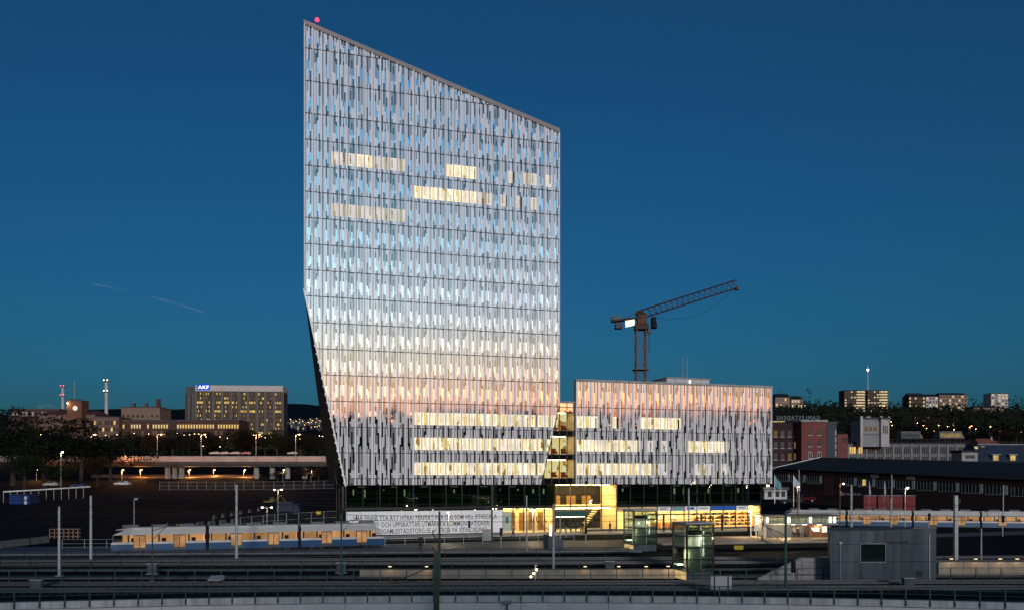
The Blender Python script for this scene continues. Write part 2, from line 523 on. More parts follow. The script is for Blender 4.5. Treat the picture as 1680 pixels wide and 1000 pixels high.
def facade(parent, cols, w, u0, lines, planes, lit, limit, rng, zbot, top_of):
    """cells of one facade; lines: storey joints (last one may be the roof); planes clip the outline in u, z"""
    specs = []
    levels = [zbot] + lines
    for i in range(cols):
        ua = u0 + i * w
        for j, z0 in enumerate(levels):
            z1 = levels[j + 1] if j + 1 < len(levels) else 1e3
            zt = max(top_of(ua), top_of(ua + w))
            if z0 >= zt: continue
            if z1 > zt: z1 = zt
            whole = clip([(ua, z0), (ua + w, z0), (ua + w, z1), (ua, z1)], planes)
            if not whole or area(whole) < .05: continue
            cut = area(whole) < (z1 - z0) * w - 1e-4
            var = ((i * 3 + i // 8) % 8) * 2 + (j % 2)
            specs.append((area(whole) / (1 + .012 * ua), i, j, ua, z0, z1, cut, var, lit.get((j - 1, i), 0)))
    specs.sort(reverse=True)
    rest = MB()
    for n, (ar, i, j, ua, z0, z1, cut, var, lt) in enumerate(specs):
        h = z1 - z0
        if n < limit:
            if not cut: me = panel_mesh(var, w, h, lt)
            else:
                mb = MB()
                for (pts, d, k) in panel_polys(var, w, h if h < 6 else FLOOR, lt):
                    pl = clip([(ua + p[0], z0 + p[1]) for p in pts], planes)
                    if pl: mb.poly([(p[0] - ua, d, p[1] - z0) for p in pl], k)
                if not mb.f: continue
                me = mb.mesh('facade_panel', PMATS)
            link('facade_panel', me, parent, (ua, 0, z0), (rng.uniform(-.002, .002), 0, rng.uniform(-.0015, .0015)))
        else:
            tx, tz = rng.uniform(-.002, .002), rng.uniform(-.0015, .0015)
            for (pts, d, k) in panel_polys(var, w, h, lt):
                pl = clip([(ua + p[0], z0 + p[1]) for p in pts], planes) if cut else [(ua + p[0], z0 + p[1]) for p in pts]
                if pl: rest.poly([(p[0], d - (p[1] - z0) * tx + (p[0] - ua) * tz, p[1]) for p in pl], k)
    if rest.f: tag(rest.build('facade_panels', PMATS, parent), kind='stuff')
    return len(specs)

# ------------------------------------------------------------------ tower
tower = thing('office_tower', 'tall white striped glass office tower with sharply slanting roof', 'tower', ORG, ANG)
roof_at = lambda u: ROOF_L + (ROOF_R - ROOF_L) * u / 37.2
CUTL = (5.67, EYE + 25.4, EYE - 1.44)     # lower left corner cut: u at the bottom, top z, bottom z
ZR0, ZR1, UR0, UR1 = EYE + 10.47, EYE - 1.25, 37.2, 34.36
k1 = CUTL[0] / (CUTL[1] - CUTL[2])
k2 = (UR0 - UR1) / (ZR0 - ZR1)
T_PLANES = [((ROOF_L - ROOF_R) / 37.2, 1.0, ROOF_L),
            (-1.0, -k1, -k1 * CUTL[1]),
            (1.0, -k2, UR0 - k2 * ZR0)]
LIT = {}
for f in (0, 1, 2):
    for b in range(13, 32): LIT[(f, b)] = 1
for b in range(3, 12): LIT[(12, b)] = 2
for b in range(5, 9): LIT[(12, b)] = 1 if b in (6, 7) else 2
for b in range(17, 21): LIT[(12, b)] = 1
for b in (25, 27, 28, 30): LIT[(12, b)] = 2
for b in range(13, 21): LIT[(11, b)] = 1
for b in (21, 22, 24, 26, 28): LIT[(11, b)] = 2
for b in range(3, 12): LIT[(10, b)] = 2
rng = random.Random(5)
facade(tower, 32, BAY, 0.0, LINES, T_PLANES, LIT, 295, rng, ZBOT, roof_at)
def lit_rooms(parent, lit, u0, w, nb):
    for f in sorted({k[0] for k in lit}):
        b = 0
        while b < nb:
            lv = lit.get((f, b), 0)
            if not lv: b += 1; continue
            e = b
            while e < nb and lit.get((f, e), 0) == lv: e += 1
            z = L0 + FLOOR * f
            MB().poly([(u0 + b * w, 0.9, z + .1), (u0 + e * w, 0.9, z + .1), (u0 + e * w, 0.9, z + 2.6), (u0 + b * w, 0.9, z + 2.6)]).build('lit_room', M_room if lv == 1 else M_roomd, parent)
            b = e
lit_rooms(tower, LIT, 0, BAY, 31)
def u_lo(z): return max(0.0, k1 * (CUTL[1] - z))
def u_hi(z): return min(37.2, UR0 - k2 * (ZR0 - z)) if z < ZR0 else 37.2
for i in range(33):
    u = i * BAY
    z0 = ZBOT
    if u < CUTL[0]: z0 = max(z0, CUTL[1] - u / k1)
    if u > UR1: z0 = max(z0, ZR0 - (UR0 - u) / k2)
    z1 = roof_at(min(u, 37.2)) - .1
    if z1 - z0 > .4:
        fo = MB().box(u - .04, u + .06, -.22, .03, z0, z1).build('fin', M_fin, tower)
        MB().box(u + .0605, u + MG, -.010, .03, z0, z1).build('fin_joint', M_dark, tower)
for z in LINES:
    a, b = u_lo(z), u_hi(z)
    if z > ROOF_R: b = min(b, 37.2 * (ROOF_L - z) / (ROOF_L - ROOF_R))
    MB().box(a, b, -.055, .03, z - .055, z + .055).build('floor_joint', M_dark, tower)
# roof edge, body behind the skin, the leaning glass flank
MB().prism([(-.1, -.12, ROOF_L), (37.3, -.12, ROOF_R), (37.3, .6, ROOF_R), (-.1, .6, ROOF_L)],
           [(-.1, -.12, ROOF_L + .38), (37.3, -.12, ROOF_R + .38), (37.3, .6, ROOF_R + .38), (-.1, .6, ROOF_L + .38)]).build('roof_edge', mat('roof_zinc', (.20, .20, .21), .6, var=.1), tower)
MB().prism([(-.02, -.22, ROOF_L - .28), (37.22, -.22, ROOF_R - .28), (37.22, -.12, ROOF_R - .28), (-.02, -.12, ROOF_L - .28)],
           [(-.02, -.22, ROOF_L + .02), (37.22, -.22, ROOF_R + .02), (37.22, -.12, ROOF_R + .02), (-.02, -.12, ROOF_L + .02)]).build('roof_trim', mat('roof_zinc', (.20, .20, .21), .6, var=.1), tower)
YB = 136.0
ab, bb, tb = loc_of(at(501, 482, YB)), loc_of(at(540, 791, YB)), loc_of(at(503, 60, YB))
A, Bp = Vector((0, .04, CUTL[1])), Vector((CUTL[0], .04, CUTL[2]))
front = [(0, CUTL[1]), (CUTL[0], ZBOT), (UR1, ZBOT), (37.2, ZR0), (37.2, ROOF_R), (0, ROOF_L)]
backp = [ab, Vector((bb.x, bb.y, ZBOT)), Vector((UR1 - 2, bb.y, ZBOT)), Vector((34.5, bb.y, ZR0)), Vector((34.5, bb.y, ROOF_R)), Vector((tb.x + 1, tb.y, ROOF_L))]
MB().prism([(p[0] + (.05 if p[0] < 10 else 0), .95 if ZBOT <= p[1] else .95, p[1] - .05) for p in front], [tuple(p) for p in backp]).build('body', M_black, tower)
MB().prism([(0, .03, CUTL[1]), (0, .95, CUTL[1]), (0, .95, ROOF_L), (0, .03, ROOF_L)], [(.06, .03, CUTL[1]), (.06, .95, CUTL[1]), (.06, .95, ROOF_L), (.06, .03, ROOF_L)]).build('side_cheek', M_steel, tower)
MB().box(37.14, 37.2, .03, .95, ZR0, ROOF_R).build('side_cheek', M_steel, tower)
M_flank = coated('flank_glass', (0.012, 0.022, 0.016), 0.22, 0.03)
NR = 8
def quad_pt(s, t):   # s along the edge (0 top), t into depth
    p = A.lerp(Bp, s); q = ab.lerp(bb, s)
    return p.lerp(q, t)
nrm = (quad_pt(.5, 1) - quad_pt(.5, 0)).cross(quad_pt(1, 0) - quad_pt(0, 0)).normalized()
if nrm.z > 0: nrm = -nrm
for i in range(NR):
    for j in range(2):
        s0, s1, t0, t1 = i / NR + .004, (i + 1) / NR - .004, j / 2 + .01, (j + 1) / 2 - .01
        pts = [quad_pt(s0, t0), quad_pt(s1, t0), quad_pt(s1, t1), quad_pt(s0, t1)]
        MB().prism([p for p in pts], [p - nrm * .05 for p in pts]).build('flank_pane', M_flank, tower)
for i in range(1, NR):
    MB().tube(quad_pt(i / NR, 0) + nrm * .02, quad_pt(i / NR, 1) + nrm * .02, .07, n=4).build('flank_mullion', M_dark, tower)
MB().tube(quad_pt(0, .5) + nrm * .02, quad_pt(1, .5) + nrm * .02, .08, n=4).build('flank_mullion', M_dark, tower)
MB().tube(A + Vector((-.06, -.10, .1)), Bp + Vector((-.06, -.10, 0)), .13, n=4).build('edge_trim', M_fin, tower)
MB().tube(Vector((UR0, -.05, ZR0)), Vector((UR1, -.05, ZBOT)), .09, n=4).build('edge_trim', M_dark, tower)
# cut fin ends that stick out along the leaning edge
for i in range(18):
    p = A.lerp(Bp, .28 + .70 * i / 17)
    MB().box(p.x - .26, p.x - .1, -.2, .0, p.z - .16, p.z + .1).build('fin_end', M_fin, tower)
bcn = thing('aviation_beacon', 'small glowing red warning light on the tower\'s highest roof corner', 'warning light', wor(1.75, .2, roof_at(1.75) + .45))
MB().tube((0, 0, 0), (0, 0, .55), .06).build('stem', M_dark, bcn)
MB().ball((0, 0, .78), .30, 10, 6).build('lens', emit('beacon_red', (1.0, .04, .10), 3.0), bcn)
lamp(bcn, (0, -.5, 1.0), 160, (1, .05, .1), .1)

# ------------------------------------------------------------------ low wing
wing = thing('office_wing', 'long low white striped office wing with flat roof beside the tower', 'office wing', ORG, ANG)
WU0, WU1 = u_of(945), u_of(1265)
WB = (WU1 - WU0) / 29
WROOF = EYE + 14.25
WLIT = {}
for b in (0, 1, 2, 5, 9, 10, 11, 12, 13, 14): WLIT[(2, b)] = 1
for b in range(0, 9): WLIT[(1, b)] = 1; WLIT[(0, b)] = 1
for b in (10, 12): WLIT[(1, b)] = 2
for b in range(16, 22): WLIT[(1, b)] = 1
for b in (9, 10): WLIT[(0, b)] = 1
for b in (11, 12, 17, 18, 19, 21): WLIT[(0, b)] = 2
WLINES = [L0 + FLOOR * k for k in range(4)]
rng = random.Random(11)
wsub = thing('tmp', None, None); bpy.data.objects.remove(wsub)
def wing_facade():
    levels = [ZBOT] + WLINES + [WROOF]
    for i in range(29):
        for j in range(5):
            z0, z1 = levels[j], levels[j + 1]
            var = ((i * 3 + i // 8) % 8) * 2 + (j % 2)
            me = panel_mesh(var, WB, z1 - z0, WLIT.get((j - 1, i), 0))
            link('facade_panel', me, wing, (WU0 + i * WB, 0, z0), (rng.uniform(-.002, .002), 0, rng.uniform(-.0015, .0015)))
wing_facade()
lit_rooms(wing, WLIT, WU0, WB, 29)
for i in range(30):
    u = WU0 + i * WB
    MB().box(u - .04, u + .06, -.22, .03, ZBOT, WROOF - .02).build('fin', M_fin, wing)
    if i < 29: MB().box(u + .0605, u + MG, -.010, .03, ZBOT, WROOF - .02).build('fin_joint', M_dark, wing)
for z in WLINES: MB().box(WU0, WU1, -.055, .03, z - .05, z + .05).build('floor_joint', M_dark, wing)
MB().box(WU0 - .12, WU1 + .12, -.26, .5, WROOF, WROOF + .32).build('roof_edge', M_conc, wing)
wbk = u_of(950, 16)
MB().prism([(WU0, .95, ZBOT), (WU1, .95, ZBOT), (WU1, 16, ZBOT), (wbk, 16, ZBOT)], [(WU0, .95, WROOF), (WU1, .95, WROOF), (WU1, 16, WROOF), (wbk, 16, WROOF)]).build('body', M_black, wing)
MB().box(WU0, WU0 + .06, .03, .95, ZBOT, WROOF).build('side_cheek', M_steel, wing)
MB().box(WU1 - .06, WU1, .03, .95, ZBOT, WROOF).build('side_cheek', M_steel, wing)
# plant room with aerials on the wing roof
ph = thing('rooftop_plant_room', 'small pale box shaped plant room on the wing roof', 'plant room', wor(u_of(1094, 9), 9, WROOF), ANG)
pw = u_of(1164, 9) - u_of(1094, 9)
bevel(box('wall', mat('pale_cladding', (.42, .43, .45), .6, var=.06, scale=.5), ph, 0, pw, 0, 5, 0, 2.1), .05)
box('roof', M_conc, ph, -.15, pw + .15, -.15, 5.15, 2.1, 2.25)
for k in range(1, 5): box('cladding_seam', M_dark, ph, pw * k / 5 - .02, pw * k / 5 + .02, -.012, 0, .1, 2.05)
for (dx, h) in ((3.3, 3.4), (4.1, 3.6)):
    MB().tube((dx, .6, 2.25), (dx, .6, 2.25 + h), .045, .02).build('aerial', M_steel, ph)
MB().box(4.2, 4.45, -.05, 0, 1.0, 1.8).build('wall_lamp', E_tube, ph)

# ------------------------------------------------------------------ glazed link
lk = thing('glass_link', 'narrow lit glass link with dark mullions between tower and wing', 'link building', ORG, ANG)
LU0, LU1, LV = UR1 - .6, WU0 - .02, 0.55
LTOP = EYE + 10.95
cols = [LU0 + (LU1 - LU0) * k / 5 for k in range(6)]
for f in range(3):
    z = L0 + FLOOR * f
    for a, b in zip(cols, cols[1:]):
        MB().box(a + .06, b - .06, LV, LV + .03, z + .05, z + 2.75).build('window_pane', M_clear, lk)
        MB().box(a + .06, b - .06, LV, LV + .05, z + 2.85, z + FLOOR - .07).build('spandrel', M_slate if f < 2 else M_win, lk)
    MB().poly([(LU0, LV + 3.2, z), (LU1, LV + 3.2, z), (LU1, LV + 3.2, z + 2.8), (LU0, LV + 3.2, z + 2.8)]).build('lit_room', M_room, lk)
    box('side_wall', M_cream, lk, LU1 - .03, LU1 + .04, LV + .08, LV + 3.25, z, z + 2.8)
    box('floor_slab', M_concd, lk, LU0, LU1, LV + .06, LV + 3.1, z + 2.8, z + FLOOR)
    box('ceiling_lamp', E_ceil, lk, LU0 + 1, LU1 - 1, LV + 1.2, LV + 1.5, z + 2.72, z + 2.79)
    for t in range(3):     # red armchairs by the glass
        cx = LU0 + 1.2 + t * 1.6
        mbx = MB().box(cx, cx + .8, LV + .5, LV + 1.2, z + .15, z + .5).box(cx, cx + .8, LV + 1.2, LV + 1.35, z + .15, z + .95)
        mbx.build('armchair', mat('red_fabric', (.35, .04, .02), .8), lk)
for f in range(4):
    z = L0 + FLOOR * f
    if z < LTOP: box('transom', M_dark, lk, LU0, LU1, LV - .05, LV + .045, z - .06, z + .05)
for c in cols: box('mullion', M_dark, lk, c - .055, c + .055, LV - .09, LV + .05, ZBOT, LTOP)
box('fascia', M_slate, lk, LU0, LU1, LV, LV + .05, ZBOT, L0 - .06)
for a, b in zip(cols, cols[1:]): box('window_pane', M_win, lk, a + .06, b - .06, LV, LV + .04, LINES[3] + .05, LTOP)
box('roof_edge', M_conc, lk, LU0 + 3, LU1, LV - .2, LV + .5, LTOP, LTOP + .28)
box('body', M_black, lk, LU0, LU1 + 1.5, LV + 3.3, 15, ZBOT, LTOP - .05)
box('end_wall', M_black, lk, LU1 + .05, LU1 + .12, LV + .5, LV + 3.3, ZBOT, LTOP - .05)

# ------------------------------------------------------------------ glazed base with lobby and shops
base = thing('glazed_ground_floors', 'dark glass ground floors with lit lobby and shops under the white tower', 'ground floors', ORG, ANG)
BV = 0.55
ZM = 3.75                      # joint between the two storeys
def base_z(py, px): return EYE - (py - HOR) / (12.0 * (1 - .000205 * (px - 499)))
uA, uB, uC, uD, uE = CUTL[0] + .02, u_of(826), u_of(912), u_of(1014), u_of(1251)
mod = 2 * BAY
def mullions(u0, u1, z0, z1, w, m=M_dark, name='mullion', d=.12):
    n = max(1, round((u1 - u0) / w))
    for k in range(n + 1):
        u = u0 + (u1 - u0) * k / n
        box(name, m, base, u - .05, u + .05, BV - d, BV + .05, z0, z1)
    return [u0 + (u1 - u0) * k / n for k in range(n + 1)]
def panes(us, z0, z1, m, name='window_pane'):
    for a, b in zip(us, us[1:]): box(name, m, base, a + .06, b - .06, BV, BV + .03, z0 + .03, z1 - .03)
# upper dark storey
rb = random.Random(3)
for (a, b) in ((uA, uC), (uD, uE)):
    us = mullions(a, b, ZM, ZBOT - .02, mod)
    panes(us, ZM + .25, ZBOT - .05, coated('tinted_glass', (.30, .42, .36), .13, .015, see=True))
    box('transom', M_dark, base, a, b, BV - .06, BV + .06, ZM - .12, ZM + .22)
    box('soffit', M_dark, base, a, b, -.05, BV + .05, ZBOT - .045, ZBOT - .005)
    box('back_wall', mat('dim_office_wall', (.10, .14, .12), .8, var=.4, scale=.5), base, a, b, BV + 3.4, BV + 3.6, ZM, ZBOT)
    for q in range(int((b - a) / 4.5)):
        c = a + 2 + q * 4.5; box('added_strip_light', emit('added_strip', (1, .9, .62), 1.3), base, c, c + 1.1, BV + 2.2, BV + 2.3, ZBOT - .35, ZBOT - .3)  # strip lights added so the dark storey shows some depth
    box('floor_slab', M_concd, base, a, b, BV + .08, BV + 3.4, ZM - .1, ZM + .05)
    for p, q in zip(us, us[1:]):
        box('pale_bar', mat('bar_white', (.5, .5, .48), .5), base, p + .35, q - .35, BV + .12, BV + .3, ZM + .42, ZM + .72)  # pale bars behind the glass, one per window module
        if rb.random() < .65:
            c = rb.uniform(p + .4, q - .4)
            box('added_hanging_lamp', emit('added_faint_lamp', (1, .8, .5), 1.6), base, c - .09, c + .09, BV + 1.5, BV + 1.7, ZM + rb.uniform(1.6, 2.6), ZM + 2.7)  # faint glowing boxes added to lift the dark storey
        if rb.random() < .5:
            c = rb.uniform(p + .3, q - .3)
            box('column', mat('inner_column', (.25, .27, .26), .7), base, c - .14, c + .14, BV + 2, BV + 2.3, ZM + .05, ZBOT)
# left flank of the base
fb = loc_of(at(552.5, 860, YB)); fb.z = 0
sdv = Vector((fb.x - uA, fb.y - BV, 0))
for j in range(3):
    p0 = Vector((uA, BV, 0)) + sdv * (j / 3 + .01); p1 = Vector((uA, BV, 0)) + sdv * ((j + 1) / 3 - .01)
    for (z0, z1) in ((0.1, ZM - .1), (ZM + .1, ZBOT)):
        MB().prism([(p0.x, p0.y, z0), (p1.x, p1.y, z0), (p1.x, p1.y, z1), (p0.x, p0.y, z1)], [(p0.x + .05, p0.y, z0), (p1.x + .05, p1.y, z0), (p1.x + .05, p1.y, z1), (p0.x + .05, p0.y, z1)]).build('flank_pane', M_dglass, base)
for j in range(4):
    p0 = Vector((uA, BV, 0)) + sdv * (j / 3)
    MB().box(p0.x - .08, p0.x + .08, p0.y - .08, p0.y + .08, 0, ZBOT).build('mullion', M_dark, base)
MB().prism([(uA + .2, BV + 3.7, 0), (uE, BV + 7.5, 0), (uE, 14, 0), (fb.x + .2, fb.y, 0)], [(uA + .2, BV + 3.7, ZBOT - .06), (uE, BV + 7.5, ZBOT - .06), (uE, 14, ZBOT - .06), (fb.x + .2, fb.y, ZBOT - .06)]).build('core', M_black, base)
# lower storey behind the banner
us = mullions(uA, uB, 0.05, ZM - .12, mod)
panes(us, .05, ZM - .1, M_dglass)
# lobby left of the entrance
us = mullions(uB, uC, 0.05, ZM - .12, (uC - uB) / 5)
panes(us, .25, ZM - .12, M_clear)
def room(a, b, z1, depth, name_lamp='ceiling_lamp', lamps=3):
    box('floor_slab', mat('lobby_floor', (.45, .38, .26), .4, var=.1), base, a, b, BV + .06, BV + depth, -.02, .06)
    box('ceiling', M_cream, base, a, b, BV + .06, BV + depth, z1, z1 + .12)
    box('back_wall', M_cream, base, a, b, BV + depth, BV + depth + .15, 0, z1)
    box('side_wall', M_cream, base, a - .03, a + .05, BV + .08, BV + depth, 0, z1)
    box('side_wall', M_cream, base, b - .05, b + .03, BV + .08, BV + depth, 0, z1)
    n = lamps
    for k in range(n):
        c = a + (b - a) * (k + .5) / n; hw = (b - a) / n * .36
        box(name_lamp, E_ceil, base, c - hw, c + hw, BV + depth * .25, BV + depth * .4, z1 - .06, z1 - .01)
        box(name_lamp, E_ceil, base, c - hw, c + hw, BV + depth * .65, BV + depth * .8, z1 - .06, z1 - .01)
room(uB, uC, ZM - .2, 4.5)
for k in range(4):
    c = uB + 2.2 + k * 1.5
    box('screen_wall', mat('dark_oak', (.16, .09, .03), .6), base, c, c + .9, BV + 3.4, BV + 3.5, .1, 2.9)
box('poster_wall', M_white, base, uB + .25, uB + 1.6, BV + .8, BV + .86, .1, 3.1)
box('poster', mat('poster_blue', (.08, .25, .35), .5), base, uB + .75, uB + 1.2, BV + .77, BV + .795, 1.4, 2.4)
# two storey entrance hall
us = mullions(uC, uD, 0.3, ZBOT - .03, (uD - uC) / 4, mat('bronze', (.10, .05, .025), .45, metal=.5), 'column', .22)
for a, b in zip(us, us[1:]):
    box('window_pane', M_clear, base, a + .06, b - .06, BV, BV + .03, ZM + .1, ZBOT - .06)
    box('window_pane', M_clear, base, a + .06, b - .06, BV, BV + .03, .3, ZM)
box('transom', M_dark, base, uC, uD, BV - .06, BV + .06, ZM + .02, ZM + .12)
room(uC, uD, ZBOT - .1, 6.5, lamps=3)
box('gallery', M_cream, base, uC, uD, BV + 2.6, BV + 6.5, ZM - .2, ZM + .15)
box('entrance_fill_lamp', E_ceil, base, uC + .5, uD - .5, BV + 1.1, BV + 1.35, 3.42, 3.5)  # added fill light that brightens the hall behind the doors
box('gallery_lamp', E_ceil, base, uC + .5, uD - .5, BV + 3.2, BV + 3.6, ZM - .27, ZM - .21)
box('gallery_lamp', E_ceil, base, uC + .5, uD - .5, BV + 5, BV + 5.4, ZM - .27, ZM - .21)
for k in range(3):
    c = uC + 1.5 + k * 2.6
    box('shelf_unit', mat('dark_oak', (.16, .09, .03), .6), base, c, c + 1.5, BV + 5.6, BV + 6.2, ZM + .15, ZM + 1.6)
for k in range(10):   # stair up to the gallery
    box('stair_step', M_cream, base, us[2] + .4 + k * .28, us[2] + .7 + k * .28, BV + 2.7, BV + 4.2, .06 + k * .34, .22 + k * .34)
d0, d1 = us[0], us[2]
box('door_canopy', M_green, base, d0 + .1, d1 - .1, BV - .35, BV + .02, 2.35, 3.15)
box('door_lamp', E_tube, base, d0 + .2, d1 - .3, BV - .30, BV - .05, 2.24, 2.345)
for k in range(7):
    u = d0 + .1 + (d1 - d0 - .2) * k / 6
    box('door_frame', M_dark, base, u - .06, u + .06, BV - .28, BV - .06, .05, 2.22)
    if k < 6: box('door_pane', M_clear, base, u + .07, u + (d1 - d0 - .2) / 6 - .07, BV - .18, BV - .15, .1, 2.2)
box('plinth', M_concd, base, us[2], uD, BV - .12, BV + .1, 0, .3)
# shops
shop_px = [1014, 1034, 1056, 1081, 1103, 1125, 1146, 1168, 1189, 1210, 1230, 1251]
su = [u_of(x) for x in shop_px]
for u in su: box('mullion', M_dark, base, u - .06, u + .06, BV - .1, BV + .06, .05, ZM - .12)
ZS = 2.85
for a, b in zip(su, su[1:]): box('shop_window', M_clear, base, a + .07, b - .07, BV, BV + .03, .3, ZS)
room(uD, uE, ZM - .2, 5.0, lamps=7)
box('plinth', M_concd, base, uD, uE, BV - .1, BV + .1, 0, .28)
for a, b in zip(su[:3], su[1:4]): box('upper_pane', mat('warm_spandrel', (.5, .38, .18), .5), base, a + .07, b - .07, BV + .02, BV + .06, ZS + .05, ZM - .2)
fas = [('white', (.70, .70, .72)), ('grey', (.25, .25, .25)), ('white', (.70, .70, .72)), ('white', (.66, .66, .68)), ('blue', (.02, .10, .38)), ('blue', (.02, .10, .38)), ('white', (.6, .6, .64))]
fme = {}
for k, (nm, c) in enumerate(fas):
    a, b = su[3 + k], su[4 + k]
    fo = box('shop_fascia', mat('fascia_' + nm, c, .5, var=.05), base, a + .06, b - .06, BV - .08, BV + .02, ZS + .06, ZM - .14)
    tag(fo, 'plain %s fascia board over a shop window' % nm)
    if nm == 'white':
        bar = mat('fascia_print', (.05, .07, .10), .5) if k != 2 else mat('fascia_blue_print', (.02, .14, .34), .5)
        hh = (ZM + ZS) / 2
        for q in range(2 if k == 0 else 1):
            z = hh + .14 - q * .24 if k == 0 else hh
            box('illegible_print', bar, fo, a + .45, b - .45 - .3 * q, BV - .095, BV - .082, z - (.17 if k == 2 else .06), z + (.17 if k == 2 else .06))
    if nm == 'grey': box('illegible_print', mat('fascia_teal_print', (.02, .35, .35), .5), fo, a + .6, b - .6, BV - .095, BV - .082, ZS + .22, ZM - .34)
rs = random.Random(21)
goods = [mat('goods_' + n, c, .6) for n, c in (('brown', (.25, .10, .03)), ('red', (.4, .05, .03)), ('cream', (.6, .5, .3)), ('dark', (.04, .03, .02)), ('orange', (.5, .2, .03)))]
for s in range(8):       # shelving in the shops on the right
    c = su[6] + .3 + s * (su[-1] - su[6] - .6) / 8
    for lvl in range(4):
        box('shelf', goods[3], base, c, c + 1.15, BV + 1.6, BV + 2.1, .45 + lvl * .55, .49 + lvl * .55)
        for q in range(4):
            w = rs.uniform(.12, .25)
            box('goods', rs.choice(goods), base, c + q * .28, c + q * .28 + w, BV + 1.65, BV + 2.0, .495 + lvl * .55, .495 + lvl * .55 + rs.uniform(.2, .42))
for s in range(3):
    c = su[3] + .3 + s * 2.1
    box('counter', mat('orange_wood', (.45, .20, .05), .6), base, c, c + 1.6, BV + 2.4, BV + 3.1, .06, 1.0)
    box('price_board', M_white, base, c + .2, c + 1.2, BV + 4.8, BV + 4.98, 1.5, 2.2)

# ------------------------------------------------------------------ banner on the base
ban = thing('letting_banner', 'long white banner with dark lettering along the dark glass ground floor', 'banner', ORG, ANG)
box('sheet', mat('banner_white', (.66, .67, .72), .6, var=.05, scale=.4), ban, uA + .05, uB - .05, BV - .22, BV - .15, .12, 3.42)
M_txt = mat('banner_ink', (.075, .07, .035), .7, var=.1)
def row(s, px0, px1, z, size):
    a, b = u_of(px0, BV - .2), u_of(px1, BV - .2)
    me = fit_width(text_mesh(s, size, .004, spacing=1.05, bold=.010), b - a)
    me.materials.clear(); me.materials.append(M_txt)
    o = link('lettering', me, ban, (a, BV - .226, z), (R(90), 0, 0))
row('HÄR FINNS YTA ATT HYRA! PERFEKT FÖR DIG SOM VILL YTVECKLA', 580, 815, 2.15, .98)
row('FÖRETAGET OCH UPPSKATTAR UTMÄRKTA KOMMUNIKATIONER.', 580, 804, 1.20, .98)
row('GAMLESTADSTORG.SE. VI TROR PÅ YTVECKLING!', 628, 799, .27, .98)
n = 11
for k in range(1, n):
    u = uA + (uB - uA) * k / n
    box('seam', mat('banner_seam', (.18, .18, .2), .7), ban, u - .018, u + .018, BV - .231, BV - .222, .12, 3.42)

# ------------------------------------------------------------------ square, platforms, tracks
def par(u0, u1, v0, v1): return [wor(u0, v0), wor(u1, v0), wor(u1, v1), wor(u0, v1)]
strip('station_square', M_pave, par(4, 80, -6.5, .45), .004)
strip('tram_road', mat('road', (.05, .05, .055), .6, var=.25, scale=.4), [(-75, 86, 0), (-34, 86, 0), (10, 101, 0), (60, 121, 0), (110, 138, 0), (110, 146, 0), (60, 127, 0), (6, 113.5, 0), (-30, 104, 0), (-75, 104, 0)], .008)
def kerb(name, pts, h, w, m, label=None):
    mb = MB()
    for a, b in zip(pts, pts[1:]):
        a, b = Vector(a), Vector(b); d = (b - a).normalized(); nn = Vector((-d.y, d.x, 0)) * w
        mb.prism([a, b, b + nn, a + nn], [a + Vector((0, 0, h)), b + Vector((0, 0, h)), b + nn + Vector((0, 0, h)), a + nn + Vector((0, 0, h))])
    return tag(mb.build(name, m), kind='structure')
kerb('kerb', [wor(3, -6.7, 0), wor(80, -6.7, 0)], .14, .18, M_conc)
# paving slabs on the square that catch the lobby light
sq = bpy.data.objects['station_square']
slab_me = MB().box(0, 1.14, 0, 1.14, 0, .018).mesh('paving_slab', [M_pave])
slab_me2 = MB().box(0, 1.14, 0, 1.14, 0, .018).mesh('paving_slab', [mat('paving_worn', (.23, .21, .19), .75, var=.2, scale=1)])
for i in range(46):
    for j in range(5):
        link('paving_slab', slab_me if (i * 7 + j * 3) % 5 else slab_me2, sq, wor(24 + i * 1.17, -6.4 + j * 1.17, .006), (0, 0, ANG))
def track(name, label, p, q, group=None, gauge=1.45):
    """ballast bed with sleepers and two rails between two ground points"""
    p, q = Vector(p), Vector(q); d = (q - p); ln = d.length; a = math.atan2(d.y, d.x)
    t = thing(name, label, 'railway track', p, a, group)
    MB().prism([(0, -1.7, 0), (ln, -1.7, 0), (ln, 1.7, 0), (0, 1.7, 0)], [(0, -1.3, .16), (ln, -1.3, .16), (ln, 1.3, .16), (0, 1.3, .16)]).build('ballast', mat('ballast_stone', (.013, .0135, .0145), .95, var=.6, scale=9, bump=.5, spec=.03), t)
    sl = MB()
    k = .4
    while k < ln:
        sl.box(k, k + .24, -1.2, 1.2, .1, .21); k += .65
    tag(sl.build('sleepers', mat('sleeper_concrete', (.028, .030, .033), .9, spec=.05), t), kind='stuff')
    for s in (-1, 1):
        MB().box(0, ln, s * gauge / 2 - .035, s * gauge / 2 + .035, .21, .36).build('rail', M_rail, t)
    return t
track('railway_track', 'nearer railway track just behind the green foreground railing', (-62, 61.8, 0), (62, 64.6, 0))
track('railway_track', 'second railway track behind the green foreground railing', (-62, 65.6, 0), (62, 68.0, 0))
track('railway_track', 'railway track in front of the dark platform at mid distance', (-66, 79.5, 0), (70, 84.5, 0))
track('railway_track', 'far railway track beside the dark platform edge', (-66, 83.3, 0), (70, 88.8, 0))
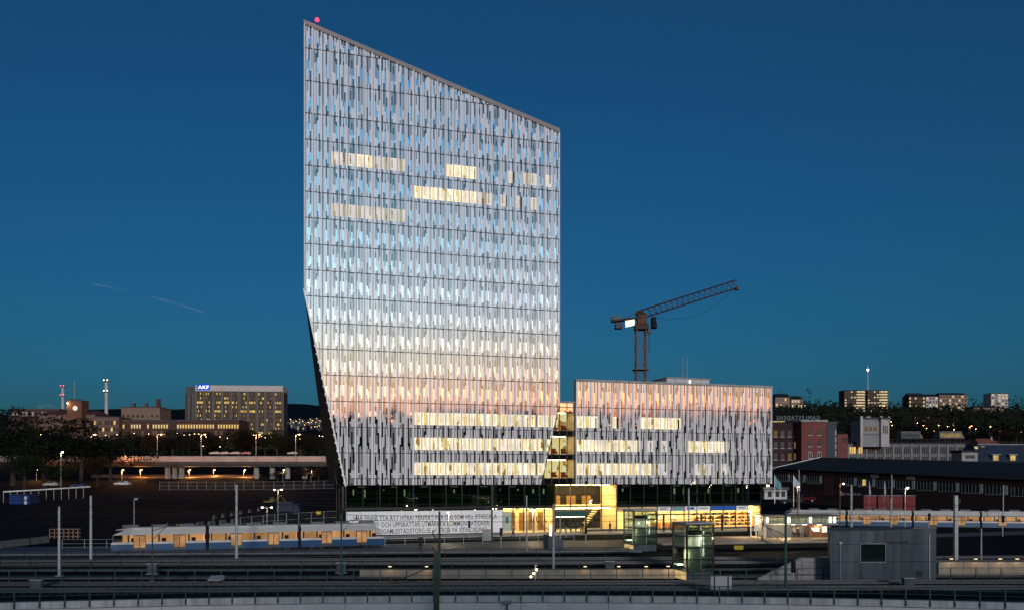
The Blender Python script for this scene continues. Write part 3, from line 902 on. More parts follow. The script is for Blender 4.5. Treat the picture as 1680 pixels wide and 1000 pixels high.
def platform(name, label, a, b, c, d, h, m=M_pave):
    """overhanging slab on a recessed dark wall; a-b is the edge towards the camera"""
    t = thing(name, label, 'platform', (0, 0, 0))
    a, b, c, d = [Vector((*p, 0)) for p in (a, b, c, d)]
    up = Vector((0, 0, h)); th = Vector((0, 0, h - .16))
    MB().prism([a + th, b + th, c + th, d + th], [a + up, b + up, c + up, d + up]).build('slab', m, t)
    ins = Vector((0, .7, 0))
    MB().prism([a + ins, b + ins, c - ins, d - ins], [a + ins + th, b + ins + th, c - ins + th, d - ins + th]).build('support_wall', M_black, t)  # painted black, standing in for shade under the slab edge
    e = (b - a).normalized()
    nrm_ = Vector((-e.y, e.x, 0))
    MB().prism([a + up + nrm_ * .25, b + up + nrm_ * .25, b + up + nrm_ * .4, a + up + nrm_ * .4], [p + Vector((0, 0, .006)) for p in (a + up + nrm_ * .25, b + up + nrm_ * .25, b + up + nrm_ * .4, a + up + nrm_ * .4)]).build('edge_line', M_white, t)
    return t
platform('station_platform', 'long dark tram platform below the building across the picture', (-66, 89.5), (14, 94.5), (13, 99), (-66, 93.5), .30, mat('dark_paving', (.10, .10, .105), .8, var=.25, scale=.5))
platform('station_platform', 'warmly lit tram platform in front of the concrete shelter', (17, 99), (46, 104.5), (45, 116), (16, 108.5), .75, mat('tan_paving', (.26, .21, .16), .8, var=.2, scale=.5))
# ---- foreground edge beam and green railing
def edge_y(x): return 58.4 - .0032 * x * x
par_t = thing('concrete_edge_beam', 'pale stained concrete beam along the bottom under the green railing', 'edge beam', (0, 0, 0))
xs = [-40 + 1.45 * k for k in range(57)]
for a, b in zip(xs, xs[1:]):
    ya, yb = edge_y(a), edge_y(b)
    pts = [(a + .012, ya, 0), (b - .012, yb, 0), (b - .012, yb + .4, 0), (a + .012, ya + .4, 0)]
    MB().prism(pts, [(p[0], p[1], .43) for p in pts]).build('beam_segment', mat('stained_concrete', (.42, .40, .39), .85, var=.35, scale=1.6, bump=.15, streak=True), par_t)
M_wall = mat('beige_wall', (.62, .54, .50), .85, var=.14, scale=.35, streak=True)
for a, b in zip(xs[::4], xs[4::4]):
    ya, yb = edge_y(a) - .16, edge_y(b) - .16
    pts = [(a + .015, ya, -6), (b - .015, yb, -6), (b - .015, yb + .5, -6), (a + .015, ya + .5, -6)]
    MB().prism(pts, [(p[0], p[1], -.03) for p in pts]).build('wall_face', M_wall, par_t)
tag(MB().poly([(a, edge_y(a) + .3, .004) for a in xs] + [(xs[-1], 60, .004), (xs[0], 60, .004)]).build('track_side_path', mat('cinder', (.02, .02, .022), .9, spec=.03, var=.4, scale=2)), kind='structure')
rl = thing('green_railing', 'long dark green steel railing on the pale beam in the foreground', 'railing', (0, 0, 0))
post_me = MB().box(-.035, .035, -.03, .03, .1, 1.16).box(-.045, .045, -.06, -.03, .06, .36).mesh('post', [M_green])
for a in xs: link('post', post_me, rl, (a, edge_y(a) - .07, 0))
for z, r in ((1.14, .032), (.82, .02), (.50, .02)):
    MB().path([(a, edge_y(a) - .07, z) for a in xs], r, 5).build('rail', M_green, rl)
def railing(label, pts, h, step, m=M_green, name='railing', z0=0.0, rails=(1.0, .5), r=.025, cat='railing'):
    t = thing(name, label, cat, (0, 0, 0))
    pm = MB().box(-r * 1.3, r * 1.3, -r * 1.3, r * 1.3, 0, h).mesh('post', [m])
    for a, b in zip(pts, pts[1:]):
        a, b = Vector(a), Vector(b); n = max(1, int((b - a).length / step))
        for k in range(n + (1 if b == Vector(pts[-1]) else 0)): link('post', pm, t, a.lerp(b, k / n))
    for q in rails: MB().path([Vector(p) + Vector((0, 0, h * q)) for p in pts], r, 5).build('rail', m, t)
    return t
railing('dark green railing between the two nearest railway tracks and the retaining wall', [(-42, 69.6, 0), (0, 69.9, 0), (46, 71.5, 0)], .95, 2.05)
railing('low grey railing beside the far tracks under the dark platform', [(-56, 77.6, 0), (0, 78.2, 0), (18, 79, 0)], 1.0, 2.6, M_dark)
railing('thin railing along the tram stop in front of the banner', [(-52, 101.5, 0), (-20, 104.5, 0), (8, 113, 0)], 1.05, 2.4, M_steel, rails=(1.0, .55, .15), r=.018)
railing('thin railing in front of the lit entrance doors', [wor(30, -7.2, 0), wor(60, -7.2, 0)], 1.0, 2.0, M_steel, rails=(1.0, .5), r=.018)
railing('dark railing on the near edge of the dark platform', [(-60, 86.6, 0), (-14, 89.2, 0), (12, 91, 0)], 1.0, 2.2, M_dark, r=.02)
# ---- retaining walls near the tracks
def block_wall(name, label, x0, x1, Y, z0, z1, w, h, m, cut=None, rng=random.Random(2), group=None, d=.35, slope=0.0):
    """stone wall of single blocks; cut(x) gives the top height"""
    t = thing(name, label, 'wall', (0, 0, 0), 0, group)
    rows = int(round((z1 - z0) / h)); k = 0
    box('core', M_concd, t, x0 + .02, x1, Y + .06, Y + d, z0, min(z1, cut(x0) if cut else z1) - .01) if not cut else None
    for r in range(rows):
        x = x0 - (w / 2 if r % 2 else 0)
        while x < x1:
            a, b = max(x, x0) + .012, min(x + w, x1) - .012
            za, zb = z0 + r * h + .012, z0 + (r + 1) * h - .012
            if b - a > .08:
                pl = [(a, za), (b, za), (b, zb), (a, zb)]
                if cut:
                    (c0, c1) = (cut(x0), cut(x1)); kk = (c1 - c0) / (x1 - x0)
                    pl = clip(pl, [(-kk, 1.0, c0 - kk * x0)])
                if pl:
                    dy = rng.uniform(-.015, .015)
                    MB().prism([(p[0], Y + dy, p[1]) for p in pl], [(p[0], Y + d, p[1]) for p in pl]).build('block', m, t)
            x += w
    return t
Yw = 71.8
M_stone = mat('sand_stone', (.30, .25, .20), .85, var=.2, scale=.9, bump=.1)
M_stoneg = mat('grey_stone', (.27, .25, .25), .85, var=.2, scale=.9, bump=.1)
block_wall('retaining_wall', 'long low sandy retaining wall behind the green railing lit in patches', gx(590, Yw), gx(1108, Yw), Yw, 0, .78, 1.9, .39, M_stone)
xa, xb = gx(1243, 71), gx(1366, 71)
block_wall('ramp_wall', 'grey stone block wall with sloping top left of the concrete hut', xa, gx(1316, 71), 71, 0, 2.0, 1.15, .40, M_stoneg, cut=lambda x: (x - xa) / (gx(1316, 71) - xa) * 1.75 + .08)
block_wall('ramp_wall', 'grey stone block wall with level top touching the concrete hut', gx(1316, 71) + .01, xb, 71, 0, 1.8, 1.15, .36, M_stoneg)
block_wall('retaining_wall', 'sandy panelled retaining wall right of the concrete hut lit from above', gx(1540, 74), gx(1682, 74) + 3, 74, 0, 1.15, 1.05, 1.15, M_stone)
def wall_light(px, Y, z, e=14, color=(1, .62, .25), lab=''):
    t = thing('wall_light', lab, 'wall light', (gx(px, Y), Y - .12, z), 0, 'lights along the retaining walls')
    box('housing', M_dark, t, -.14, .14, -.05, .12, .04, .10)
    box('lens', emit('wall_light_lens', (1, .7, .35), 4), t, -.12, .12, -.04, .10, .01, .035)
    lamp(t, (0, -.35, -.02), e, color, .08)
for k, px in enumerate((640, 700, 960, 1015, 1060)): wall_light(px, Yw, .98, 9, lab=ordinal(k) + ' small warm light from the left over the long sandy wall')
for k, px in enumerate((1560, 1600, 1640, 1668)): wall_light(px, 74, 1.4, 12, lab=ordinal(k) + ' small warm light from the left over the wall right of the hut')
wall_light(1096, Yw, 1.0, 22, lab='bright warm wall light beside the nearer glass lift')

# ------------------------------------------------------------------ masts, poles, lamps
def mast(px, ytop, ybase, w, m, label, arms=(), H=False, name='catenary_mast', cat='mast', group=None, Y=None):
    Y = Y or dist(ybase)
    t = thing(name, label, cat, (gx(px, Y), Y, gz(ybase, Y)), 0, group)
    h = (ybase - ytop) / F * Y; r = w / F * Y / 2
    if H:
        mb = MB().box(-r, r, -r, -r * .7, 0, h).box(-r, r, r * .7, r, 0, h).box(-r * .2, r * .2, -r * .7, r * .7, 0, h)
        mb.build('post', m, t)
    else: MB().tube((0, 0, 0), (0, 0, h), r * 1.1, r * .8, 8).build('post', m, t)
    MB().box(-r * 2.2, r * 2.2, -r * 2.2, r * 2.2, -.02, .12).build('base_plate', m, t)
    for (pz, dx, dz) in arms:
        z = h * pz
        MB().tube((0, 0, z), (dx, 0, z + dz), .028, n=5).build('bracket', M_dark, t)
        MB().tube((0, 0, z - .75), (dx * .92, 0, z + dz), .022, n=5).build('stay', M_dark, t)
        MB().tube((dx, 0, z + dz), (dx, 0, z + dz + .35), .05, n=6).build('insulator', M_wood, t)
    return t
mast(97, 830, 945, 4.5, M_steel, 'leftmost tall grey steel post in the foreground', name='steel_post', cat='post')
mast(149, 812, 924, 4.5, M_steel, 'second tall grey steel post from the left edge', name='steel_post', cat='post')
mast(388, 794, 917, 5, M_steel, 'tall pale steel post alone left of the tower', name='steel_post', cat='post')
mast(716, 905, 1194, 9, M_greend, 'thick green steel mast cut by the bottom edge below the banner', H=True, arms=((.93, -2.6, -1.1),), Y=50)
mast(721, 838, 965, 4.2, M_greend, 'slim green mast with forked brackets in front of the banner', arms=((.62, -.5, .45), (.42, -.5, .4)))
mast(807, 794, 886, 3.2, M_greend, 'tall dark mast near the right end of the banner', arms=((.93, 1.1, -.3), (.72, 1.2, -.3)))
mast(864, 812, 907, 3, M_steel, 'slim grey mast before the lit lobby windows', arms=((.5, .5, .4),))
mast(908, 826, 935, 4, M_steel, 'grey mast at the left edge of the entrance hall', arms=((.55, -1.5, 1.2),))
mast(1289, 838, 972, 4.6, M_green, 'green mast with long brackets before the concrete shelter', arms=((.70, -1.6, .75), (.55, -1.7, .55)))
mast(1397, 795, 868, 3.6, M_steel, 'dark grey mast behind the left end of the concrete hut', Y=118)
mast(1568, 812, 922, 5.5, M_steel, 'thick grey mast right of the concrete hut', H=True, arms=((.86, .4, .2),))
mast(919, 846, 892, 2.2, M_steel, 'short grey pole beside the entrance hall doors', name='steel_post', cat='post')
def street_lamp(px, ytop, ybase, Y, label, color=(1, .62, .28), e=120, head=E_warm, arm=.8, size=.16, group=None, pole=.06, name='street_lamp', down=True, pm=M_steel, two=False):
    t = thing(name, label, 'street lamp', (gx(px, Y), Y, gz(ybase, Y)), 0, group)
    h = (ybase - ytop) / F * Y
    MB().tube((0, 0, 0), (0, 0, h), pole * 1.2, pole * .8, 6).build('pole', pm, t)
    for s in ((1, -1) if two else (1,)):
        MB().tube((0, 0, h - .02), (arm * s, 0, h + .12), pole * .6, n=5).build('arm', pm, t)
        hd = MB().prism([(arm * s - size * 1.5, -size, h + .08), (arm * s + size * 1.5, -size, h + .08), (arm * s + size * 1.5, size, h + .08), (arm * s - size * 1.5, size, h + .08)],
                   [(arm * s - size, -size * .6, h + .08 + size), (arm * s + size, -size * .6, h + .08 + size), (arm * s + size, size * .6, h + .08 + size), (arm * s - size, size * .6, h + .08 + size)]).build('lamp_head', pm, t)
        MB().ball((arm * s, 0, h + .06), size * .95, 8, 5, sz=.8).build('lens', head, hd)
        if e: lamp(t, (arm * s, -.25, h - .35), e, color, .12)
    return t
street_lamp(220, 819, 898, 104, 'slim unlit looking lamp post left of the parked barriers', e=0, head=M_steel, arm=.25)
street_lamp(456, 803, 864, 128, 'double lamp post with several small lit lamps left of the tower', (1, .8, .5), 90, E_white, .55, .12, two=True)
street_lamp(438, 832, 868, 130, 'short twin lamp beside the site fence left of the tower', (1, .75, .4), 80, E_white, .7, .14, two=True)
street_lamp(736, 840, 882, 116, 'lamp post shining on the white banner', (1, .75, .4), 420, E_white, -.1, .12)
street_lamp(874, 836, 876, 121, 'double lamp post before the lit lobby', (1, .74, .42), 260, E_white, .3, .13, two=True)
street_lamp(1232, 838, 888, 112, 'white lit lamp post on the tan platform before the shops', (1, .72, .38), 1100, E_white, -.25, .16, pm=M_white)
street_lamp(1378, 793, 870, 122, 'yellow lit double pole lamp left of the red containers', (1, .7, .35), 220, E_white, .5, .15, pm=M_wood)
street_lamp(1485, 800, 866, 126, 'brightly lit lamp mast before the red containers', (1, .68, .30), 420, E_white, .35, .17, pm=M_steel)
street_lamp(1308, 798, 850, 130, 'lit lamp pole beside the flags right of the wing', (1, .7, .35), 160, E_warm, .15, .14, pm=M_wood)
def traffic_light(px, ytop, ybase, Y, label, lit=None):
    t = thing('traffic_light', label, 'traffic light', (gx(px, Y), Y, 0))
    h = gz(ytop, Y)
    MB().tube((0, 0, 0), (0, 0, h), .06, n=6).build('pole', M_steel, t)
    bevel(box('housing', M_black, t, -.16, .16, -.2, .02, h - .95, h), .03)
    for k in range(3):
        z = h - .17 - k * .3
        MB().tube((0, -.2, z), (0, -.36, z), .11, n=8).build('visor', M_black, t)
        MB().tube((0, -.2, z), (0, -.215, z), .095, n=8).build('lens', E_red if lit == k else M_dark, t)
traffic_light(770, 853, 880, 118, 'traffic light standing before the banner text')
traffic_light(822, 865, 900, 100, 'traffic light on a pale pole by the banner end')
traffic_light(929, 851, 880, 120, 'traffic light left of the entrance doors showing red', 0)
traffic_light(961, 862, 893, 108, 'traffic light in front of the entrance hall')
traffic_light(1645, 845, 880, 122, 'traffic light with red lamp at the right edge', 0)
traffic_light(1524, 841, 868, 126, 'dark traffic light above the concrete hut roof')
traffic_light(1301, 918, 958, 68, 'rail signal with dark lenses before the ramp wall')
def signal(px, ytop, ybase, label, n=3):
    Y = dist(ybase); t = thing('rail_signal', label, 'signal', (gx(px, Y), Y, 0)); h = gz(ytop, Y)
    MB().tube((0, 0, 0), (0, 0, h), .04, n=6).build('pole', M_steel, t)
    for k in range(n):
        p = Vector((-.12 + .22 * (k - 1), -.12, h - .55 + .28 * (k - 1)))
        MB().ball(p, .075, 8, 5).build('lamp_lens', E_warm, t)
        MB().tube(p + Vector((0, .05, 0)), (0, 0, p.z), .03, n=4).build('holder', M_dark, t)
    MB().ball((.05, -.05, h + .1), .13, 8, 5).build('horn', M_steel, t)
signal(878, 928, 953, 'small rail signal with three lit lamps below the entrance')
signal(1391, 908, 955, 'rail signal with three lit lamps before the concrete hut')
cab = thing('grey_cabinet', 'grey electric cabinet beside the mast at the banner end', 'cabinet', (gx(799, 114), 114, 0))
bevel(box('body', M_conc, cab, -.55, .55, -.3, .3, 0, 1.35), .03); box('lid', mat('reddish_lid', (.35, .2, .17), .6), cab, -.6, .6, -.34, .34, 1.35, 1.47); box('door_gap', M_dark, cab, -.01, .01, -.305, -.3, .1, 1.3)
cb2 = thing('lift_cabinet', 'grey concrete stair head beside the mast before the entrance', 'stair head', (gx(908, 98), 98, 0), ANG)
MB().prism([(-.9, -.7, 0), (.9, -.7, 0), (.9, .8, 0), (-.9, .8, 0)], [(-.9, -.7, 1.9), (.9, -.7, 1.35), (.9, .8, 1.35), (-.9, .8, 1.9)]).build('wall', M_concd, cb2)
box('lamp', E_tube, cb2, -.1, .1, .9, 1.0, 1.2, 2.9)
sg = thing('sign_board', 'blank pale sign board on two posts at the green railing', 'sign board', (gx(1183, 59.5), 59.5, 0))
bevel(box('board', mat('sign_back', (.42, .39, .38), .6, var=.12, scale=1), sg, -.72, .72, -.06, 0, .75, 1.62), .03)
box('frame', M_steel, sg, -.74, .74, -.02, .03, .70, .74)
for s in (-.46, .46): box('post', M_dark, sg, s - .035, s + .035, -.13, -.065, 0, 1.66)
kb = thing('control_box', 'small grey box on legs beside the railing at lower centre', 'control box', (gx(832, 57.4), 57.4, -6))
box('leg', M_dark, kb, -.05, .05, -.05, .05, 0, 6.02); MB().prism([(-.22, -.2, 6.02), (.22, -.2, 6.02), (.22, .2, 6.02), (-.22, .2, 6.02)], [(-.3, -.3, 6.15), (.3, -.3, 6.15), (.3, .3, 6.22), (-.3, .3, 6.22)]).build('cover', M_steel, kb)
hd = thing('equipment_table', 'small grey equipment box with sloping lid near the lower left tracks', 'equipment box', (gx(353, 66.5), 66.5, 0))
for s in (-.35, .35): box('leg', M_dark, hd, s - .04, s + .04, -.04, .04, 0, .5)
MB().prism([(-.5, -.25, .5), (.5, -.25, .5), (.6, .3, .5), (-.4, .3, .5)], [(-.5, -.25, .58), (.5, -.25, .58), (.6, .3, .85), (-.4, .3, .85)]).build('lid', M_steel, hd)
# overhead wires
wires = [((-60, 63, 5.4), (60, 65.5, 5.4)), ((-60, 63, 6.4), (60, 65.5, 6.4)), ((-60, 81, 6.9), (70, 86, 6.9)), ((20, 118, 6.4), (110, 140, 6.4)), ((-60, 67, 5.6), (60, 69, 5.6)), ((-60, 81, 5.9), (70, 86, 5.9)), ((-70, 97, 6.0), (20, 106, 6.0))]
for lab, (a, b) in zip(('lower thin overhead wire above the very nearest track', 'upper thin overhead wire above the very nearest track', 'upper thin overhead wire above the middle tracks', 'thin overhead wire above the train at the right', 'thin overhead wire above the second nearest track', 'lower thin overhead wire above the middle tracks', 'thin overhead wire above the tram line'), wires):
    a, b = Vector(a), Vector(b)
    pts = [a.lerp(b, k / 40) - Vector((0, 0, .35 * math.sin(math.pi * ((k / 40 * 3) % 1)))) for k in range(41)]
    wb_ = MB().path(pts, .020, 3)
    if lab.startswith('lower'):
        for k in range(2, 40, 2): wb_.tube(pts[k], pts[k] + Vector((0, 0, .95)), .009, n=3)
    tag(wb_.build('overhead_wire', M_dark), lab, 'wire')

# ------------------------------------------------------------------ glass lifts
def lift(px, ybase, ytop, w, dep, label):
    Y = dist(ybase); t = thing('glass_lift', label, 'lift', (gx(px, Y), Y, 0), ANG)
    h = gz(ytop, Y); b0 = h * .17
    M_lg = coated('lift_glass', (.80, .88, .84), .12, .01, see=True)
    box('plinth', M_concd, t, 0, w, 0, dep, 0, b0)
    for (x, y) in ((0, 0), (w, 0), (w, dep), (0, dep)): box('corner_post', M_dark, t, x - .06, x + .06, y - .06, y + .06, b0, h)
    n = 4
    for k in range(n + 1):
        z = b0 + (h - b0) * k / n
        for (x0, x1, y0, y1) in ((.06, w - .06, -.05, .05), (.06, w - .06, dep - .05, dep + .05), (-.05, .05, .06, dep - .06), (w - .05, w + .05, .06, dep - .06)):
            box('transom', M_dark, t, x0, x1, y0, y1, z - .045, z + .045)
        if k < n:
            z1 = b0 + (h - b0) * (k + 1) / n
            box('glass_pane', M_lg, t, .06, w - .06, -.015, .015, z + .05, z1 - .05); box('glass_pane', M_lg, t, .06, w - .06, dep - .015, dep + .015, z + .05, z1 - .05)
            box('glass_pane', M_lg, t, -.015, .015, .06, dep - .06, z + .05, z1 - .05); box('glass_pane', M_lg, t, w - .015, w + .015, .06, dep - .06, z + .05, z1 - .05)
    box('roof', M_steel, t, -.12, w + .12, -.12, dep + .12, h + .045, h + .16)
    box('cabin', mat('lift_cabin', (.10, .12, .12), .4, metal=.4), t, w * .28, w * .70, dep * .35, dep * .8, b0, b0 + 1.9)
    MB().box(w * .3, w * .75, dep * .3, dep * .7, h * .80, h * .88).build('winch', M_black, t)
    for q in (.2, .8): box('guide_rail', M_steel, t, w * q - .04, w * q + .04, dep * .5, dep * .58, b0, h)
    box('lamp_tube', E_tube, t, w * .93 - .04, w * .93, dep * .8, dep * .85, b0 + .9, h * .85)
    box('lamp_tube', E_tube, t, w * .1, w * .35, dep * .85, dep * .9, b0 + .3, b0 + .38)
    lamp(t, (w * .82, dep * .3, h * .75), 240, (1, .86, .55), .1); lamp(t, (w * .15, dep * .3, h * .45), 150, (1, .80, .42), .1)
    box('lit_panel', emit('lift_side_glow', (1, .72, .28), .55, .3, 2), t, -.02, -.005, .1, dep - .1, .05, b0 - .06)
    box('back_panel', mat('lift_back', (.30, .32, .30), .6), t, w * .45, w - .1, dep - .2, dep - .12, b0, h * .8)
lift(1127, 952, 860, 2.4, 2.3, 'nearer glass lift shaft with lit cabin in front of the platform')
lift(1040, 904, 838, 2.75, 2.6, 'farther glass lift shaft before the lit shop windows')

# ------------------------------------------------------------------ concrete hut
Yh = 68.5
hut = thing('concrete_hut', 'dark flat concrete hut with one square window opening', 'hut', (gx(1366, Yh), Yh, 0), R(3))
HW, HH = gx(1541, Yh) - gx(1366, Yh), 4.05
wx0, wx1, wz0, wz1 = 47 / F * Yh, 88 / F * Yh, gz(921, Yh), gz(892, Yh)
xsn = [0, wx0, wx1, HW * .66, HW]
zs = [0, wz0, wz1, HH]
for i in range(4):
    for j in range(3):
        if i == 1 and j == 1: continue
        x0, x1, z0, z1 = xsn[i] + .012, xsn[i + 1] - .012, zs[j] + .012, zs[j + 1] - .012
        bevel(MB().prism([(x0, 0, z0), (x1, 0, z0), (x1, .25, z0), (x0, .25, z0)], [(x0, 0, z1 + (x0 / HW * .25 if j == 2 else 0)), (x1, 0, z1 + (x1 / HW * .25 if j == 2 else 0)), (x1, .25, z1 + (x1 / HW * .25 if j == 2 else 0)), (x0, .25, z1 + (x0 / HW * .25 if j == 2 else 0))]).build('concrete_panel', M_concd, hut), .01)
MB().prism([(.05, .26, 0), (HW - .05, .26, 0), (HW - .05, 4.5, 0), (1.75, 4.5, 0)], [(.05, .26, HH - .05), (HW - .05, .26, HH - .05), (HW - .05, 4.5, HH - .05), (1.75, 4.5, HH - .05)]).build('core', M_black, hut)
MB().prism([(-.2, 0, 0), (-.005, 0, 0), (1.7, 4.5, 0), (1.5, 4.5, 0)], [(-.2, 0, HH), (-.005, 0, HH), (1.7, 4.5, HH), (1.5, 4.5, HH)]).build('side_wall', M_concd, hut)
MB().prism([(-.2, .26, HH - .04), (HW, .26, HH - .04), (HW, 4.6, HH - .04), (1.5, 4.6, HH - .04)], [(-.2, .26, HH + .08), (HW, .26, HH + .08), (HW, 4.6, HH + .08), (1.5, 4.6, HH + .08)]).build('roof', M_concd, hut)
for (a, b, c, d) in ((wx0 - .07, wx1 + .07, wz1, wz1 + .07), (wx0 - .07, wx1 + .07, wz0 - .07, wz0), (wx0 - .07, wx0, wz0, wz1), (wx1, wx1 + .07, wz0, wz1)):
    box('window_frame', mat('dull_frame', (.16, .17, .18), .6), hut, a, b, -.06, .05, c, d)
box('window_pane', M_dglass, hut, wx0, wx1, .12, .15, wz0, wz1)
box('vent_grille', M_dark, hut, HW * .80, HW * .80 + .5, -.03, .0, .5, .95)
MB().tube((HW * .93, -.06, .1), (HW * .93, -.06, HH - .2), .045, n=6).build('drain_pipe', M_steel, hut)
box('lamp_box', M_steel, hut, .5, .72, -.12, -.01, 3.1, 3.25)
MB().tube((.61, -.05, .2), (.61, -.05, 3.1), .018, n=4).build('conduit', M_steel, hut)
for k in range(9): box('roof_edge_cap', M_conc, hut, -.2 + k * (HW + .2) / 9 + .01, -.2 + (k + 1) * (HW + .2) / 9 - .01, -.06, .24, HH + .26, HH + .31) if k > 6 else None
box('slot', M_black, hut, wx1 + .1, wx1 + 1.9, -.008, .0, wz1 + .1, wz1 + .18)
# ------------------------------------------------------------------ concrete shelter with lit band
Ys = 109.0
sh = thing('station_shelter', 'long concrete station shelter with a lit glass band under its roof', 'shelter', (gx(1252, Ys), Ys, .75), R(2))
def sx(px): return gx(px, Ys) - gx(1252, Ys)
def sz(py): return gz(py, Ys) - .75
box('end_wall', M_conc, sh, sx(1252), sx(1257), -.1, 3.2, 0, sz(846))
box('wall', M_concd, sh, sx(1257) + .01, sx(1297), .05, .3, 0, sz(859))
box('pillar', M_concd, sh, sx(1291), sx(1299), -.05, .04, 0, sz(859))
box('back_wall', mat('shelter_inner', (.18, .17, .16), .8, var=.2), sh, sx(1297), sx(1375), 2.0, 2.2, 0, sz(859))
box('beam', M_conc, sh, sx(1257), sx(1376), -.35, 2.6, sz(859.5), sz(858))
box('roof', M_concd, sh, sx(1250), sx(1377), -.5, 3.3, sz(846), sz(844.4))
gp = [1257, 1276, 1294, 1312, 1331, 1350, 1371]
for a, b in zip(gp, gp[1:]): box('glass_pane', M_clear, sh, sx(a) + .05, sx(b) - .05, .10, .13, sz(857.5), sz(846.5))
for a in gp: box('mullion', M_dark, sh, sx(a) - .03, sx(a) + .03, .08, .15, sz(858), sz(846))
box('inner_wall', mat('frosted_panel', (.55, .52, .42), .7), sh, sx(1257), sx(1372), 1.3, 1.4, sz(858), sz(846))
for a in (1259, 1295, 1331, 1364, 1371): box('lamp_tube', E_tube, sh, sx(a) - .12, sx(a) + .12, -.02, .05, sz(856.5), sz(847.5))
for a in (1300, 1320, 1345): box('down_light', E_tube, sh, sx(a), sx(a + 8), .6, .75, sz(860.6), sz(860))
box('bench_seat', M_wood, sh, sx(1301), sx(1328), .8, 1.25, .42, .5)
for a in (1303, 1315, 1326): box('bench_leg', M_dark, sh, sx(a), sx(a) + .08, .9, 1.2, 0, .42)
for k in range(8):
    a = 1331 + k * 3.9; box('plank', M_wood, sh, sx(a), sx(a + 3.6), .5, .56, 0, sz(861))
box('notice_board', emit('lit_notice', (1, .92, .75), 1.2, .7, 9), sh, sx(1352), sx(1360), .40, .45, sz(873), sz(863))
for k in range(3): box('lit_panel', E_tube, sh, sx(1335) + .1 * k, sx(1347) - .12 * (k % 2), .40, .45, sz(867 + 2 * k), sz(866 + 2 * k))
lamp(sh, (sx(1345), .1, sz(862)), 120, (1, .66, .32), .1); lamp(sh, (sx(1280), -1.6, sz(862)), 420, (1, .66, .32), .1); lamp(sh, (sx(1318), 1.0, sz(862)), 30, (1, .7, .4), .1)
info = thing('information_sign', 'pale information board on a dark post on the tan platform', 'sign', (gx(1243, 107), 107, .75))
box('post', M_dark, info, -.05, .05, 0, .06, 0, 1.0); box('board', emit('info_board', (1, .85, .6), .5, .6, 4), info, -.42, .42, -.03, .03, .95, 1.55); box('frame', M_dark, info, -.46, .46, .035, .06, .9, 1.6)
ys = thing('yellow_sign', 'small yellow warning sign on the dark platform edge', 'sign', (gx(1210, 97), 96.5, 0))
box('post', M_dark, ys, -.03, .03, 0, .05, 0, .35); box('plate', M_yellow, ys, -.5, .5, -.02, .0, .3, .75)
# canopy in front of the shops
cn = thing('shop_canopy', 'slim dark canopy on posts in front of the shop windows', 'canopy', ORG, ANG)
c0, c1 = u_of(1066, -4), u_of(1189, -4)
box('roof', M_dark, cn, c0, c1, -4.3, -3.0, 2.55, 2.68)
for k in range(12):
    u = c0 + (c1 - c0) * k / 12
    MB().prism([(u, -4.36, 2.46), (u + .5, -4.36, 2.46), (u + .5, -4.31, 2.46), (u, -4.31, 2.46)], [(u + .35, -4.36, 2.72), (u + .85, -4.36, 2.72), (u + .85, -4.31, 2.72), (u + .35, -4.31, 2.72)]).build('stripe', M_conc, cn)
for px in (1090, 1152, 1186): box('post', M_dark, cn, u_of(px, -4) - .1, u_of(px, -4) + .1, -3.9, -3.6, 0, 2.55)
bs = thing('bench', 'long dark bench under the shop canopy', 'bench', wor(u_of(1105, -4), -3.2, 0), ANG)
box('seat', M_wood, bs, 0, 2.2, 0, .45, .42, .5); box('backrest', M_wood, bs, 0, 2.2, .4, .46, .55, .95)
for x in (.2, 1.9): box('leg', M_dark, bs, x, x + .07, .05, .4, 0, .42)

